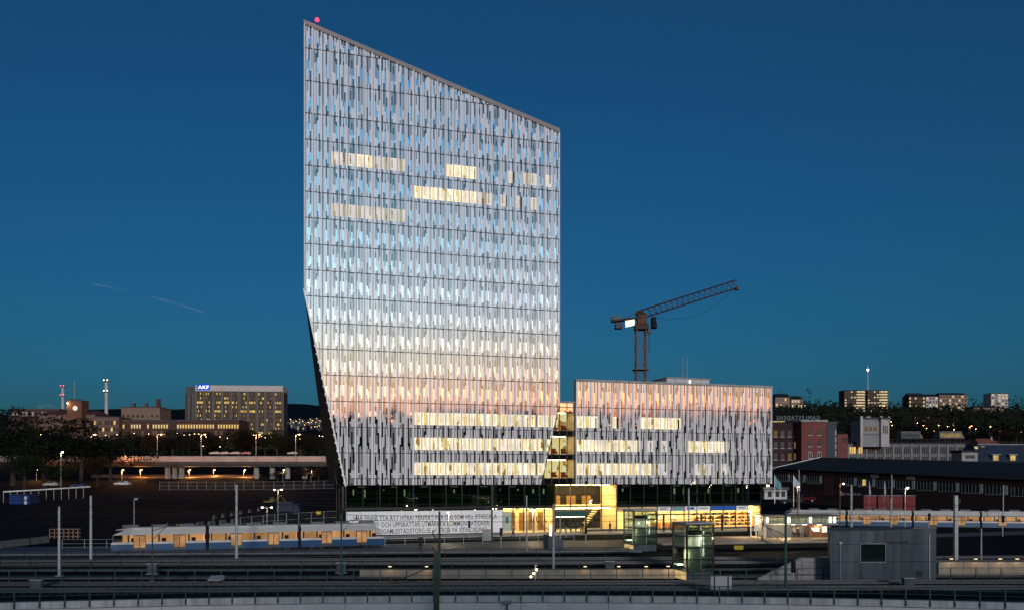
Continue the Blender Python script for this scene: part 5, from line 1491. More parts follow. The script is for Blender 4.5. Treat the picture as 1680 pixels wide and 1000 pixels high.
def fence(label, pts, h, n, m=M_steel, name='mesh_fence', infill=True):
    t = thing(name, label, 'fence', (0, 0, 0))
    mm = None
    for a, b in zip(pts, pts[1:]):
        a, b = Vector(a), Vector(b)
        for k in range(n):
            p, q = a.lerp(b, k / n), a.lerp(b, (k + 1) / n)
            MB().tube(p, p + Vector((0, 0, h)), .05, n=5).build('post', m, t)
            mb = MB()
            for zz in (.05, .5, .98): mb.tube(p + Vector((0, 0, h * zz)), q + Vector((0, 0, h * zz)), .022, n=4)
            for j in range(1, 10):
                r_ = p.lerp(q, j / 10); mb.tube(r_ + Vector((0, 0, h * .05)), r_ + Vector((0, 0, h * .98)), .008, n=3)
            mb.build('mesh_panel', m, t)
    return t
fence('low wire fence across the far edge of the building site', [at(262, 803, 245), at(400, 803, 245), at(548, 801, 245)], 2.3, 9)
fence('wire fence with a yellow notice running towards the tower base', [at(394, 868, 140), at(470, 862, 138), at(552, 858, 136)], 2.0, 4)
yn = thing('fence_notice', 'yellow notice hanging on the wire fence left of the tower', 'notice', at(523, 840, 136.4)); box('plate', M_yellow, yn, -.35, .35, -.16, -.12, -.3, .2); box('hook', M_dark, yn, -.02, .02, -.12, -.05, .1, .3)
bar_me = MB().prism([(-.95, -.28, 0), (.95, -.28, 0), (.95, .28, 0), (-.95, .28, 0)], [(-.95, -.1, .8), (.95, -.1, .8), (.95, .1, .8), (-.95, .1, .8)])
bme = {k: bar_me.mesh('barrier', [m]) for k, m in (('c', mat('dull_concrete', (.11, .11, .11), .85)), ('r', M_red), ('y', mat('dull_yellow', (.20, .14, .03), .7)))}
def barriers(px0, py0, px1, py1, n, kinds, lab, grp):
    for k in range(n):
        f_ = (k + .5) / n; py = py0 + (py1 - py0) * f_; Y = dist(py); o = link('traffic_barrier', bme[kinds[k % len(kinds)]], None, (gx(px0 + (px1 - px0) * f_, Y), Y, 0))
        a = at(px0, py0, dist(py0)); b = at(px1, py1, dist(py1)); o.rotation_euler = (0, 0, math.atan2(b.y - a.y, b.x - a.x)); 
        c_ = kinds[k % len(kinds)]
        tag(o, {'c': 'grey concrete', 'r': 'red', 'y': 'yellow'}[c_] + ' traffic barrier, ' + ordinal(k) + ' ' + lab, 'barrier', grp)
barriers(300, 866, 394, 856, 5, 'cc', 'in the row leading to the site fence', 'barriers by the site fence')
barriers(345, 852, 432, 836, 6, 'cc', 'in the curved row on the dark building site', 'barriers on the dark site')
barriers(234, 876, 300, 865, 5, 'ryc', 'in the coloured row along the road', 'coloured barriers by the road')
barriers(0, 898, 78, 889, 5, 'cc', 'in the row at the lower left edge', 'barriers at the lower left')
pal = thing('timber_stack', 'stack of pale timber frames beside the road at left', 'timber stack', (gx(105, 118), 118, 0), .1)
for k in range(7): box('upright', mat('raw_timber', (.22, .14, .09), .8), pal, -1.9 + k * .6, -1.8 + k * .6, 0, .3, 0, 1.3)
for z in (.2, .7, 1.2): box('cross_beam', mat('raw_timber', (.22, .14, .09), .8), pal, -2.0, 2.0, .305, .4, z, z + .1)
van = thing('site_truck', 'dark blue small truck parked on the dark building site', 'truck', (gx(455, 190), 190, 0))
bevel(box('cargo_box', mat('truck_blue', (.012, .02, .045), .5), van, 0, 3.6, -1, 1, .7, 2.9), .05); bevel(MB().prism([(3.65, -1, .5), (5.1, -1, .5), (5.1, 1, .5), (3.65, 1, .5)], [(3.65, -.95, 2.4), (4.6, -.95, 2.4), (4.6, .95, 2.4), (3.65, .95, 2.4)]).build('cab', mat('truck_blue', (.012, .02, .045), .5), van), .05)
for x in (.8, 2.6, 4.4): MB().tube((x, -1.02, .4), (x, -.8, .4), .4, n=12).build('wheel', M_black, van)
box('side_window', M_win, van, 3.85, 4.5, -1.0, -.97, 1.5, 2.1)
ex = thing('excavator', 'small yellow excavator on the far edge of the building site', 'excavator', (gx(442, 238), 238, 0), .2)
for s in (-1, .6): bevel(box('track', M_black, ex, -1.6, 1.6, s, s + .5, 0, .75), .2)
bevel(box('body', mat('dark_yellow', (.16, .10, .012), .7), ex, -1.5, 1.1, -.9, 1.0, .8, 1.7), .08); bevel(box('cab', mat('dark_yellow', (.16, .10, .012), .7), ex, .1, 1.2, -.95, .1, 1.71, 2.7), .08); box('cab_window', M_win, ex, .25, 1.1, -.975, -.955, 1.9, 2.6)  # yellow set darker over the whole machine
MB().tube((1.1, .4, 1.5), (3.0, .4, 3.2), .18, n=6).build('boom', mat('dark_yellow', (.16, .10, .012), .7), ex); MB().tube((3.0, .4, 3.2), (4.3, .4, 1.3), .13, n=6).build('dipper', mat('dark_yellow', (.16, .10, .012), .7), ex); MB().prism([(4.0, .0, .6), (4.6, .0, .6), (4.6, .8, .6), (4.0, .8, .6)], [(4.1, 0, 1.3), (4.5, 0, 1.3), (4.5, .8, 1.3), (4.1, .8, 1.3)]).build('bucket', M_dark, ex)
for (px, lab) in ((484, 'left red plastic site skip near the tower'), (497, 'right red plastic site skip near the tower')):
    sk = thing('red_skip', lab, 'skip', (gx(px, 238), 238, .0)); MB().prism([(-.9, -.6, 0), (.9, -.6, 0), (.9, .6, 0), (-.9, .6, 0)], [(-1.2, -.8, 1.0), (1.2, -.8, 1.0), (1.2, .8, 1.0), (-1.2, .8, 1.0)]).build('tub', M_red, sk); box('rim', M_red, sk, -1.25, 1.25, -.85, .85, 1.001, 1.1)

# ------------------------------------------------------------------ long brick warehouse at the right
wa, wb = at(1273, 768, 205), at(1700, 787, 150)       # eaves, far end and near end
wh = thing('brick_warehouse', 'very long low dark brick warehouse with window strips behind the train', 'warehouse', (wa.x, wa.y, 0), math.atan2(wb.y - wa.y, wb.x - wa.x))
wl_ = math.hypot(wb.x - wa.x, wb.y - wa.y)
he0, he1 = wa.z, wb.z
eav = lambda x: he0 + (he1 - he0) * x / wl_
MB().prism([(0, 0, -3), (wl_, 0, -3), (wl_, 16, -3), (0, 16, -3)], [(0, 0, he0), (wl_, 0, he1), (wl_, 16, he1), (0, 16, he0)]).build('wall', mat('dark_brick', (.012, .0045, .0045), .9, var=.3, scale=1.2), wh)
M_droof = mat('dark_roofing', (.012, .014, .018), .8, var=.3, scale=.3)
MB().prism([(-.6, -.9, he0 + .02), (wl_, -.9, he1 + .02), (wl_, 16.5, he1 + .02), (-.6, 16.5, he0 + .02)], [(6, 8, he0 + 2.6), (wl_, 8, he1 + 2.9), (wl_, 8.4, he1 + 2.9), (6, 8.4, he0 + 2.6)]).build('roof', M_droof, wh)
MB().tube((-.6, -.95, he0 + .05), (6, 7.9, he0 + 2.65), .09, n=4).build('verge_board', M_white, wh)
n_ = 13
for k in range(n_):
    x0, x1 = wl_ * (k + .06) / n_, wl_ * (k + .80) / n_
    z = eav(x0) - 2.9
    if k == 3: box('gate', mat('gate_brown', (.035, .012, .012), .8), wh, x0, x1 - 1, -.1, 0, z - 2.5, z + 1.4); continue
    wnd = box('window_strip', M_dglass, wh, x0, x1, -.05, 0, z, z + 1.55)
    m_ = max(2, int((x1 - x0) / .62))
    for q in range(m_ + 1):
        xx = x0 + (x1 - x0) * q / m_; box('glazing_bar', mat('window_bar', (.12, .14, .16), .6), wnd, xx - .03, xx + .03, -.10, -.051, z, z + 1.55)
    box('sill', mat('window_bar', (.12, .14, .16), .6), wnd, x0 - .1, x1 + .1, -.16, -.051, z - .14, z - .02)
    box('pilaster', mat('pale_pilaster', (.16, .19, .22), .7), wh, x1 + .05, x1 + .65, -.14, 0, z - .05, z + 1.6)
    if k == 5: box('lit_pane', E_winy, wnd, x0 + 1.1, x0 + 1.9, -.12, -.101, z + .2, z + 1.4)
for xx in (wl_ * .44, wl_ * .58): box('notice', mat('dim_notice', (.12, .11, .12), .7), wh, xx, xx + 1.9, -.1, -.02, eav(xx) - 1.0, eav(xx) - .3)
me = text_mesh('WARNER BR', .82, .01); me.materials.clear(); me.materials.append(mat('sign_white', (.30, .32, .36), .6))
link('lettering', me, wh, (wl_ * .325, -.06, eav(wl_ * .33) - 5.0), (R(90), 0, 0))
MB().tube((wl_ * .318, -.07, eav(wl_ * .33) - 4.7), (wl_ * .318, -.1, eav(wl_ * .33) - 4.7), .42, n=12).build('emblem', mat('sign_white', (.30, .32, .36), .6), wh)
for px, lab in ((1311, 'slender pale pole before the warehouse left gate'), (1463, 'slender pale pole above the red containers'), (1646, 'slender pale pole before the warehouse near the right edge')):
    mast(px, 770 if px < 1400 else (778 if px < 1500 else 795), 845, 1.8, M_steel, lab, name='steel_post', cat='post', Y=140)
# red containers
for k, (px0, px1, lab) in enumerate(((1417, 1439, 'left dark red container in the row behind the train'), (1440, 1461, 'second dark red container in the row behind the train'), (1462, 1482, 'third dark red container in the row behind the train'), (1483, 1503, 'rightmost brighter red container behind the lamp mast'))):
    Yc = 158; t = thing('red_container', lab, 'container', (gx(px0, Yc), Yc, gz(842, Yc)))
    w = gx(px1, Yc) - gx(px0, Yc) - .12; h = gz(812.5, Yc) - gz(842, Yc)
    bevel(box('body', M_red, t, 0, w, 0, 2.4, 0, h), .03)
    for q in range(9): box('rib', M_red, t, .1 + (w - .25) * q / 9, .18 + (w - .25) * q / 9, -.05, 0, .15, h - .1)
    box('roof', mat('container_roof', (.10, .16, .18), .6), t, -.05, w + .05, -.06, 2.45, h, h + .12)
    if k < 2: box('illegible_print', mat('dim_white', (.35, .33, .33), .6), t, w * .3, w * .75, -.075, -.055, .5, .75)
for px, lab in ((1426, 'left tall narrow white flag sign above the red containers'), (1451, 'right tall narrow white flag sign above the red containers')):
    t = thing('feather_flag', lab, 'flag', at(px, 812, 156)); MB().tube((0, 0, -3), (0, 0, 2.6), .035, n=5).build('pole', M_steel, t)
    MB().prism([(-.02, 0, 2.6), (.10, 0, 2.4), (.32, 0, .2), (-.02, 0, .15)], [(-.02, .02, 2.6), (.10, .02, 2.4), (.32, .02, .2), (-.02, .02, .15)]).build('cloth', mat('flag_cloth', (.35, .38, .48), .8), t)
def flagpole(px, ytop, ybase, Y, label, c):
    t = thing('flag_pole', label, 'flag', at(px, ybase, Y)); h = (ybase - ytop) / F * Y
    MB().tube((0, 0, 0), (0, 0, h), .06, .04, 6).build('pole', M_white, t)
    mb = MB()
    for k in range(6):
        a, b = k / 6, (k + 1) / 6
        f_ = lambda q: (q * 1.0, .12 * math.sin(q * 6))
        (xa_, ya_), (xb_, yb_) = f_(a), f_(b)
        mb.poly([(xa_, ya_, h - .1 - a * 1.3), (xb_, yb_, h - .1 - b * 1.3), (xb_, yb_, h - 1.6 - b * 1.0), (xa_, ya_, h - 1.6 - a * 1.0)], 0)
    mb.build('cloth', c, t)
flagpole(1271, 778, 826, 136, 'flagpole with limp blue and yellow cloth right of the wing', mat('flag_teal', (.10, .25, .30), .8))
flagpole(1302, 778, 830, 136, 'flagpole with limp white cloth right of the wing', mat('flag_cloth', (.35, .38, .48), .8))
t, w, h = block('site_cabin', 'small white cabin with dark windows right of the wing', 1254, 1291, 803, 818, 150, 3, mat('cabin_white', (.40, .41, .45), .6, var=.08), cat='cabin')
windows(t, [.6, 1.9, 2.9], [.4], .65, .95, 0, [dk], rg)
box('yard_lamp', E_warm, t, .3, .7, -.5, -.2, 2.2, 2.4); lamp(t, (.5, -1.0, 2.6), 60, (1, .7, .35), .15)
car(1318, 823, 165, 'dark red car parked before the warehouse', ('wine', (.05, .004, .008)), .2)
car(1296, 826, 160, 'dark car parked left of the red car by the warehouse', ('black', (.015, .016, .02)), .1)

# ------------------------------------------------------------------ old mill buildings right
M_pb = mat('pink_brick', (.15, .050, .045), .9, var=.2, scale=.6); M_db = mat('plum_brick', (.035, .018, .020), .9, var=.25, scale=.5); M_gr = mat('grey_render', (.13, .13, .135), .85, var=.18, scale=.25); M_wf = mat('white_frame', (.34, .33, .33), .7)
t, w, h = block('mill_building', 'dark plum brick mill beside the wing with faint windows', 1262, 1313, 692, 770, 245, 14, M_db, roof=M_droof, pitched=1.2)
windows(t, [1.3, 3.2, 5.2, 6.9], [h - 4, h - 7.2, h - 10.4], 1.0, 1.7, 0, [dk, dk, dk, E_wind], rg, M_wf)
box('skylight', emit('skylight_glow', (1, .75, .3), .5, .5, 2), t, .5, 4.2, -.45, -.3, h + .05, h + .35)
me = fit_width(text_mesh('GAMLESTADENS', 1.6, .03, flip=True, spacing=1.25), gx(1345, 250) - gx(1274, 250)); me.materials.clear(); me.materials.append(emit('roof_letters', (.55, .70, .85), .20))
rs_ = thing('roof_letter_sign', 'pale mirror written letters on a frame above the mill roofs', 'roof sign', (gx(1274, 250), 250, gz(687.5, 250)))
link('letters', me, rs_, (0, 0, 0), (R(90), 0, 0))
box('beam', M_dark, rs_, 0, gx(1345, 250) - gx(1274, 250), .1, .2, -.2, -.05)
for k in range(7): box('stand', M_dark, rs_, .3 + k * 1.95, .38 + k * 1.95, .1, .2, -2.0, -.2)
t, w, h = block('mill_building', 'tall pinkish brick mill with white framed windows', 1315, 1356, 691, 770, 240, 12, M_pb, roof=M_conc)
windows(t, [1.9, 4.35], [h - 3.6, h - 6.7, h - 9.9], .95, 1.5, 0, [dk], rg, M_wf)
for x in (1.9, 4.35):
    fr = MB().box(x - .1, x + 1.05, -.13, -.07, h - 9.98, h - 9.9).box(x - .1, x, -.13, -.07, h - 9.9, h - 8.3).box(x + .95, x + 1.05, -.13, -.07, h - 9.9, h - 8.3).box(x + .42, x + .52, -.13, -.07, h - 9.9, h - 8.4).box(x - .1, x + 1.05, -.13, -.07, h - 8.4, h - 8.2)
    fr.build('window_frame', M_wf, t)
t, w, h = block('stair_tower', 'slate grey mill stair tower with narrow white window column', 1356.5, 1373, 694, 770, 241, 10, mat('slate_render', (.045, .055, .07), .8, var=.15, scale=.3))
windows(t, [w * .80], [h - 3.2 - 1.9 * k for k in range(6)], .38, 1.4, 0, [mat('pale_window', (.25, .26, .28), .5)], rg)
t, w, h = block('mill_annex', 'narrow pink brick annex with a round window', 1373.5, 1391, 711, 770, 243, 10, M_pb, roof=M_droof, pitched=.8)
MB().tube((w * .72, -.02, h - 1.6), (w * .72, -.12, h - 1.6), .5, n=14).build('round_window', dk, t); MB().tube((w * .72, -.01, h - 1.6), (w * .72, -.08, h - 1.6), .68, n=14).build('round_frame', M_droof, t)
t, w, h = block('mill_hall', 'long grey concrete mill hall with tall dark window bays', 1391.5, 1584, 727, 775, 262, 18, M_gr, roof=M_droof)
nb_ = 13
for k in range(nb_):
    x0 = w * k / nb_; x1 = w * (k + 1) / nb_
    box('pilaster', mat('pale_pilaster2', (.17, .17, .175), .8), t, x0 - .25, x0 + .25, -.3, 0, 0, h - .3)
    for z in (h - 3.0, h - 5.9):
        for q in range(3):
            a = x0 + .45 + (x1 - x0 - .75) * q / 3
            lit = (k == 0 and z > h - 4) or (k == 1 and z > h - 4 and q < 2)
            wn_ = box('window', E_winy if lit else dk, t, a, a + (x1 - x0 - .75) / 3 - .18, -.07, 0, z, z + 2.0)
            box('glazing_bar', M_gr, wn_, a + (x1 - x0) / 9, a + (x1 - x0) / 9 + .06, -.1, -.072, z, z + 2.0)
for k in range(24): box('roof_post', M_dark, t, w * k / 24, w * k / 24 + .06, .2, .26, h + .5, h + 1.3)
MB().tube((0, .23, h + 1.3), (w, .23, h + 1.3), .05, n=4).build('roof_rail', M_dark, t)
for px0, px1, lab, m_ in ((1479, 1515, 'greenish glass roof lantern on the mill hall', coated('lantern_glass', (.05, .10, .11), .3, .05)), (1542, 1583, 'warmly lit glass roof lantern on the mill hall', emit('lantern_glow', (.8, .55, .25), .28, .4, .6))):
    Yl = 268; t = thing('roof_lantern', lab, 'roof lantern', at(px0, 718, Yl)); w = gx(px1, Yl) - gx(px0, Yl); h = 9 / F * Yl
    MB().prism([(0, 0, 0), (w, 0, 0), (w, 4, 0), (0, 4, 0)], [(.0, .3, h), (w - .9, .3, h), (w - .9, 3, h + .2), (0, 3, h + .2)]).build('body', M_gr, t)
    for k in range(7): 
        a = .2 + (w - 1.2) * k / 7; box('glass_pane', m_, t, a, a + (w - 1.2) / 7 - .1, -.02, .28, .25, h - .2)
    box('ridge', M_wf, t, -.1, w - .8, .1, 3.2, h + .2, h + .34)
t, w, h = block('mill_tower', 'pale square mill tower with corner posts and three windows', 1413, 1445, 687, 732, 258, 8, mat('pale_tower', (.21, .21, .22), .85, var=.12, scale=.4))
windows(t, [1.0, 2.3, 3.6], [h - 3.6], .85, 1.5, 0, [dk, E_wind, E_wind], rg, M_wf)
for x in (-.35, w - .35): box('corner_post', M_wf, t, x, x + .7, -.35, .35, 0, h + .9)
box('tank', M_wf, t, w * .42, w * .62, 2, 3.4, h + .5, h + 1.0); box('cornice', M_gr, t, 0, w, -.2, -.01, h - 4.6, h - 4.3)
t, w, h = block('mill_tower', 'narrow white lift tower with three slit windows', 1445.5, 1459, 687, 732, 257, 7, mat('white_tower', (.34, .33, .33), .85, var=.1, scale=.4))
windows(t, [.55, 1.1, 1.65], [h - 4.2], .28, 2.4, 0, [dk], rg)
for x in (-.1, w - .35): box('corner_post', M_wf, t, x, x + .45, -.25, .2, h - .6, h + .8)
t, w, h = block('mansard_house', 'blue roofed house with lit dormer windows at the right edge', 1604, 1705, 762, 790, 215, 12, mat('cream_low_wall', (.22, .21, .20), .8), roof=M_droof)
M_br = mat('blue_roofing', (.020, .030, .050), .6, var=.25, scale=.5)
MB().prism([(-.5, -.6, h + .5), (w + .5, -.6, h + .5), (w + .5, 12.5, h + .5), (-.5, 12.5, h + .5)], [(1.8, 3.2, h + 5.0), (w - .5, 3.2, h + 5.0), (w - .5, 9, h + 5.0), (1.8, 9, h + 5.0)]).build('mansard_roof', M_br, t)
box('roof_cap', mat('pale_cap', (.16, .18, .22), .7), t, 1.5, w, 3.0, 9.2, h + 5.001, h + 5.3)
for px in (1629, 1657):
    x = gx(px, 215) - gx(1604, 215); d_ = box('dormer', M_br, t, x - .3, x + 1.6, -.1, 3, h + .9, h + 2.5)
    box('dormer_roof', M_wf, d_, x - .45, x + 1.75, -.35, 3, h + 2.51, h + 2.65); box('lit_window', E_winy, d_, x + .1, x + 1.2, -.17, -.11, h + 1.1, h + 2.35); box('glazing_bar', M_dark, d_, x + .6, x + .68, -.2, -.171, h + 1.1, h + 2.35)
for px in (1600, 1612):
    x = gx(px, 215) - gx(1604, 215) + 1.2; MB().poly([(x, 2.38, h + 4.0), (x + .9, 2.38, h + 4.0), (x + .9, 2.9, h + 4.65), (x, 2.9, h + 4.65)]).build('skylight', E_winw, t)
t, w, h = block('porch_house', 'small pale gabled annex with dark window strip by the blue roof', 1578, 1604, 741, 790, 212, 5, mat('pale_annex', (.26, .255, .25), .8), roof=M_droof)
box('window_strip', dk, t, .9, w - .7, -.06, 0, h - 1.5, h - .7)
for k in range(5): box('glazing_bar', M_wf, t, 1.2 + k * .45, 1.25 + k * .45, -.09, -.061, h - 1.5, h - .7)
# ------------------------------------------------------------------ valley and hill houses on the right
t, w, h = block('pink_school', 'low pink building in the valley below the wooded hill', 1500, 1525, 684, 700, 560, 14, mat('pink_wall', (.25, .09, .08), .85, var=.15), roof=M_brick)
windows(t, [w * (k + .3) / 6 for k in range(6)], [1.2], 1.0, 1.6, 0, [dk, E_wind], rg)
t, w, h = block('pink_school', 'long low red roofed building right of the pink building', 1526, 1572, 690, 700, 566, 14, mat('pink_wall', (.25, .09, .08), .85), roof=M_brick, pitched=2.2)
windows(t, [w * (k + .3) / 9 for k in range(9)], [1.0], 1.0, 1.4, 0, [dk, E_wind, E_winy], rg)
t, w, h = block('tile_roof_house', 'small house with orange tiled roof behind the blue roof', 1608, 1640, 729, 745, 300, 8, M_pink, roof=mat('orange_tile', (.20, .07, .045), .85), pitched=2.3)
box('chimney', M_conc, t, w * .8, w * .87, 3, 3.8, h, h + 3)
HY = 840
def hill_house(px0, px1, ytop, ybot, lab, m, rows, cols_, mats, pitched=0.0, roof=M_droof, Y=HY, name='apartment_block', balc=False):
    t, w, h = block(name, lab, px0, px1, ytop, ybot, Y, 14, m, roof=roof, pitched=pitched, cat='apartment block' if name == 'apartment_block' else 'house')
    windows(t, [w * (k + .22) / cols_ for k in range(cols_)], [h * (r + .3) / rows for r in range(rows)], w / cols_ * .55, h / rows * .5, 0, mats, rg)
    if balc:
        for r in range(rows): box('balcony', mat('pale_balcony', (.4, .3, .2), .8), t, w * .55, w * .98, -1.4, -.05, h * (r + .18) / rows, h * (r + .42) / rows); box('balcony_light', E_winw, t, w * .57, w * .96, -.12, -.08, h * (r + .45) / rows, h * (r + .85) / rows)
M_hb = mat('hill_brick', (.05, .035, .03), .9, var=.2); M_hw = mat('hill_white', (.34, .33, .33), .85, var=.1); M_ht = mat('hill_tan', (.20, .15, .12), .85, var=.1)
hill_house(1385, 1420, 640, 676, 'left twin tower block with lit balconies on the hill', M_hb, 8, 7, [E_winw, dk, dk], balc=True)
hill_house(1423, 1457, 640, 676, 'right twin tower block with lit balconies on the hill', M_hb, 8, 7, [E_winw, dk, dk], balc=True)
hill_house(1272, 1296, 651, 668, 'gabled pale house on the hill beside the wing roof', M_ht, 2, 5, [E_winy, dk], 4.0, name='hill_house')
hill_house(1298, 1317, 654, 670, 'small gabled house right of the pale hill house', M_ht, 2, 4, [E_winw, dk, dk], 3.5, name='hill_house')
hill_house(1491, 1518, 650, 668, 'brown gabled apartment house on the hill ridge', M_hb, 3, 6, [dk, dk, E_winw], 4.0, name='hill_house')
hill_house(1519, 1539, 650, 668, 'white gabled house on the hill ridge', M_hw, 3, 4, [dk, dk, E_winw], 3.0, name='hill_house')
hill_house(1541, 1587, 647, 672, 'long tan apartment block on the hill ridge', M_ht, 4, 9, [dk, E_winw, dk], 2.4)
hill_house(1558, 1584, 664, 676, 'low lit pavilion below the long tan block', M_ht, 1, 6, [E_winw, E_winy, dk], 1.2, name='hill_house', Y=800)
hill_house(1626, 1654, 645, 678, 'white tower block at the right end of the hill', M_hw, 7, 5, [dk, dk, E_winw])
hill_house(1598, 1644, 668, 682, 'low lit terrace below the white tower block', M_ht, 2, 9, [E_winw, dk, dk], 2.0, name='hill_house', Y=790)
tm = thing('hill_radio_mast', 'tall thin radio mast with white lamp above the hill', 'mast', at(1423.5, 660, 900)); hm = 62 / F * 900
for s in (0, 2.1, 4.2): MB().tube((.8 * math.cos(s), .8 * math.sin(s), 0), (.3 * math.cos(s), .3 * math.sin(s), hm), .2, .16, 4).build('leg', M_steel, tm)
for k in range(12): MB().tube((-.6, 0, hm * k / 12), (.5, 0, hm * (k + 1) / 12), .1, n=3).build('brace', M_steel, tm)
MB().ball((0, -.5, hm * .87), .8, 8, 5).build('warning_lamp', E_white, tm)
rt = random.Random(17)
val = [(1372, 693, 1), (1403, 698, 1), (1398, 699, 1), (1461, 691, 0), (1463, 697, 1), (1504, 693, 0), (1514, 697, 1), (1519, 702, 1), (1539, 697, 1), (1554, 699, 0), (1564, 704, 1), (1590, 700, 1), (1593, 698, 1), (1600, 703, 0), (1624, 699, 1), (1633, 704, 0), (1640, 707, 1), (1645, 705, 1), (1660, 709, 0), (1668, 713, 0), (1675, 707, 1), (1450, 666, 0), (1452, 677, 0), (1281, 664, 0), (1320, 665, 0), (1478, 684, 1), (1532, 706, 1)]
for (px, py, o_) in val:
    Y = 470 if py > 690 else 700
    t = street_lamp(px, py, py + 14, Y, 'distant street lamp glowing in the dark valley on the right', e=0, head=E_orange if o_ else E_warm, arm=.3, size=.26 if o_ else .18, group='distant street lamps at the right', pole=.06, pm=M_dark)
    if rt.random() < .45: lamp(t, (.3, -1.5, -.2 + 14 / F * Y), 900, (1, .4, .1), .3)
rt2 = random.Random(23)
for k in range(30):
    px = rt2.uniform(1395, 1690); yb = rt2.uniform(722, 730); tree(px, yb - rt2.uniform(16, 27), yb, 430 + rt2.uniform(-40, 40), rt2.randrange(4), 'dark tree in the valley behind the mill buildings', 'trees in the right valley', 1.2)

# ------------------------------------------------------------------ tower crane
Yk = 185.0
ck = thing('tower_crane', 'dark tower crane with lit sign and raised lattice jib behind the wing', 'crane', (gx(1051, Yk), Yk, 0))
M_crm = mat('crane_mast_lit_paint', (.085, .036, .016), .6, var=.3, scale=.6)  # lighter crane paint with the orange light on the mast mixed in
M_cr = mat('crane_paint', (.030, .014, .009), .6, var=.3, scale=.6)
def cl(px, py, dy=0.0): return Vector((gx(px, Yk) - gx(1051, Yk), dy, gz(py, Yk)))
mh = gz(541, Yk); hw = 1.0
mb = MB()
nseg = 22
for (x, y) in ((-hw, -hw), (hw, -hw), (hw, hw), (-hw, hw)): MB().box(x - .11, x + .11, y - .11, y + .11, 0, mh).build('mast_chord', M_crm, ck)
for k in range(nseg):
    z0, z1 = mh * k / nseg, mh * (k + 1) / nseg
    for (a, b) in (((-hw, -hw), (hw, -hw)), ((hw, -hw), (hw, hw)), ((hw, hw), (-hw, hw)), ((-hw, hw), (-hw, -hw))):
        if k % 2: a, b = b, a
        mb.tube((a[0], a[1], z0), (b[0], b[1], z1), .055, n=4); mb.tube((a[0], a[1], z0), (b[0], b[1], z0), .05, n=4)
mb.build('mast_lattice', M_crm, ck)
MB().box(-1.6, 1.6, -1.6, 1.6, gz(606, Yk) - .1, gz(606, Yk) + .1).build('mast_platform', M_dark, ck)
bevel(MB().box(-1.3, 1.5, -1.2, 1.2, mh, mh + 1.2).build('slewing_ring', M_cr, ck), .1)
bevel(MB().box(-.75, 1.2, -.8, .8, mh + 1.2, mh + 3.2).build('machine_house', mat('crane_orange', (.075, .026, .010), .6, var=.3), ck), .1)
cbn = bevel(MB().prism([(2.2, -1.4, mh + .3), (3.3, -1.4, mh + .3), (3.3, .4, mh + .3), (2.2, .4, mh + .3)], [(2.2, -1.4, mh + 2.6), (3.0, -1.4, mh + 2.6), (3.0, .4, mh + 2.6), (2.2, .4, mh + 2.6)]).build('cab', M_black, ck), .06)
box('cab_window', M_black, cbn, 2.35, 3.0, -1.44, -1.41, mh + 1.1, mh + 2.4)
# jib: three chords and lattice
l0, l1, u0_, u1_ = cl(1062, 519), cl(1210, 472), cl(1047, 510), cl(1207, 459.5)
jy = 14.0                        # the jib points a little away from the viewpoint
def jp(a, b, t_, off=0.0):
    p = a.lerp(b, t_); return Vector((p.x, p.y + jy * t_ + off, p.z * (1 + 0 * t_)))
def fix(p):                      # keep the drawn height while the point lies deeper
    k = (Yk + p.y) / Yk; return Vector(((p.x + gx(1051, Yk)) * k - gx(1051, Yk), p.y, EYE + (p.z - EYE) * k))
NJ = 17
lowA = [fix(jp(l0, l1, k / NJ, -.65)) for k in range(NJ + 1)]; lowB = [fix(jp(l0, l1, k / NJ, .65)) for k in range(NJ + 1)]
upp = [fix(jp(u0_, u1_, k / NJ + .5 / NJ * (k > 0), 0)) if k < NJ else fix(jp(u0_, u1_, 1.0)) for k in range(NJ + 1)]
for nm, pts in (('lower_chord', lowA), ('lower_chord', lowB), ('upper_chord', upp)): MB().path(pts, .15, 5).build(nm, M_cr, ck)
mb = MB()
for k in range(NJ):
    for L_ in (lowA, lowB):
        mb.tube(L_[k], upp[k], .07, n=4); mb.tube(L_[k + 1], upp[k], .07, n=4)
    mb.tube(lowA[k], lowB[k + 1], .045, n=4); mb.tube(lowA[k], lowB[k], .045, n=4)
mb.build('jib_lattice', M_cr, ck)
MB().box(lowA[-1].x - .4, lowA[-1].x + .4, lowA[-1].y - .1, lowB[-1].y + .1, lowA[-1].z - .35, lowA[-1].z + .2).build('jib_head', M_dark, ck)
# tower head and counter jib
MB().prism([(-1.2, -.7, mh + 3.2), (1.1, -.7, mh + 3.2), (1.1, .7, mh + 3.2), (-1.2, .7, mh + 3.2)], [(-.6, -.4, gz(509, Yk)), (.2, -.4, gz(509, Yk)), (.2, .4, gz(509, Yk)), (-.6, .4, gz(509, Yk))]).build('tower_head', M_cr, ck)
p0, p1 = cl(1052, 521), cl(1003, 527)
for s in (-.7, .7): MB().tube(p0 + Vector((0, s, 0)), p1 + Vector((0, s, 0)), .22, n=5).build('counter_jib', M_cr, ck)
MB().prism([p0 + Vector((0, -.7, -.15)), p1 + Vector((0, -.7, -.15)), p1 + Vector((0, .7, -.15)), p0 + Vector((0, .7, -.15))], [p0 + Vector((0, -.7, .1)), p1 + Vector((0, -.7, .1)), p1 + Vector((0, .7, .1)), p0 + Vector((0, .7, .1))]).build('walkway', M_dark, ck)
for a in (cl(1022, 522), cl(1030, 521)): MB().tube(cl(1048, 509), a, .06, n=4).build('tie_bar', M_cr, ck)
w0 = cl(1009, 530); bevel(MB().box(w0.x, w0.x + 1.5, -1, 1, cl(0, 539).z, w0.z).build('counterweight', M_concd, ck), .05)
MB().box(cl(1003, 0).x, cl(1017, 0).x, -.8, .8, cl(0, 525).z, cl(0, 519).z).build('winch', M_dark, ck)
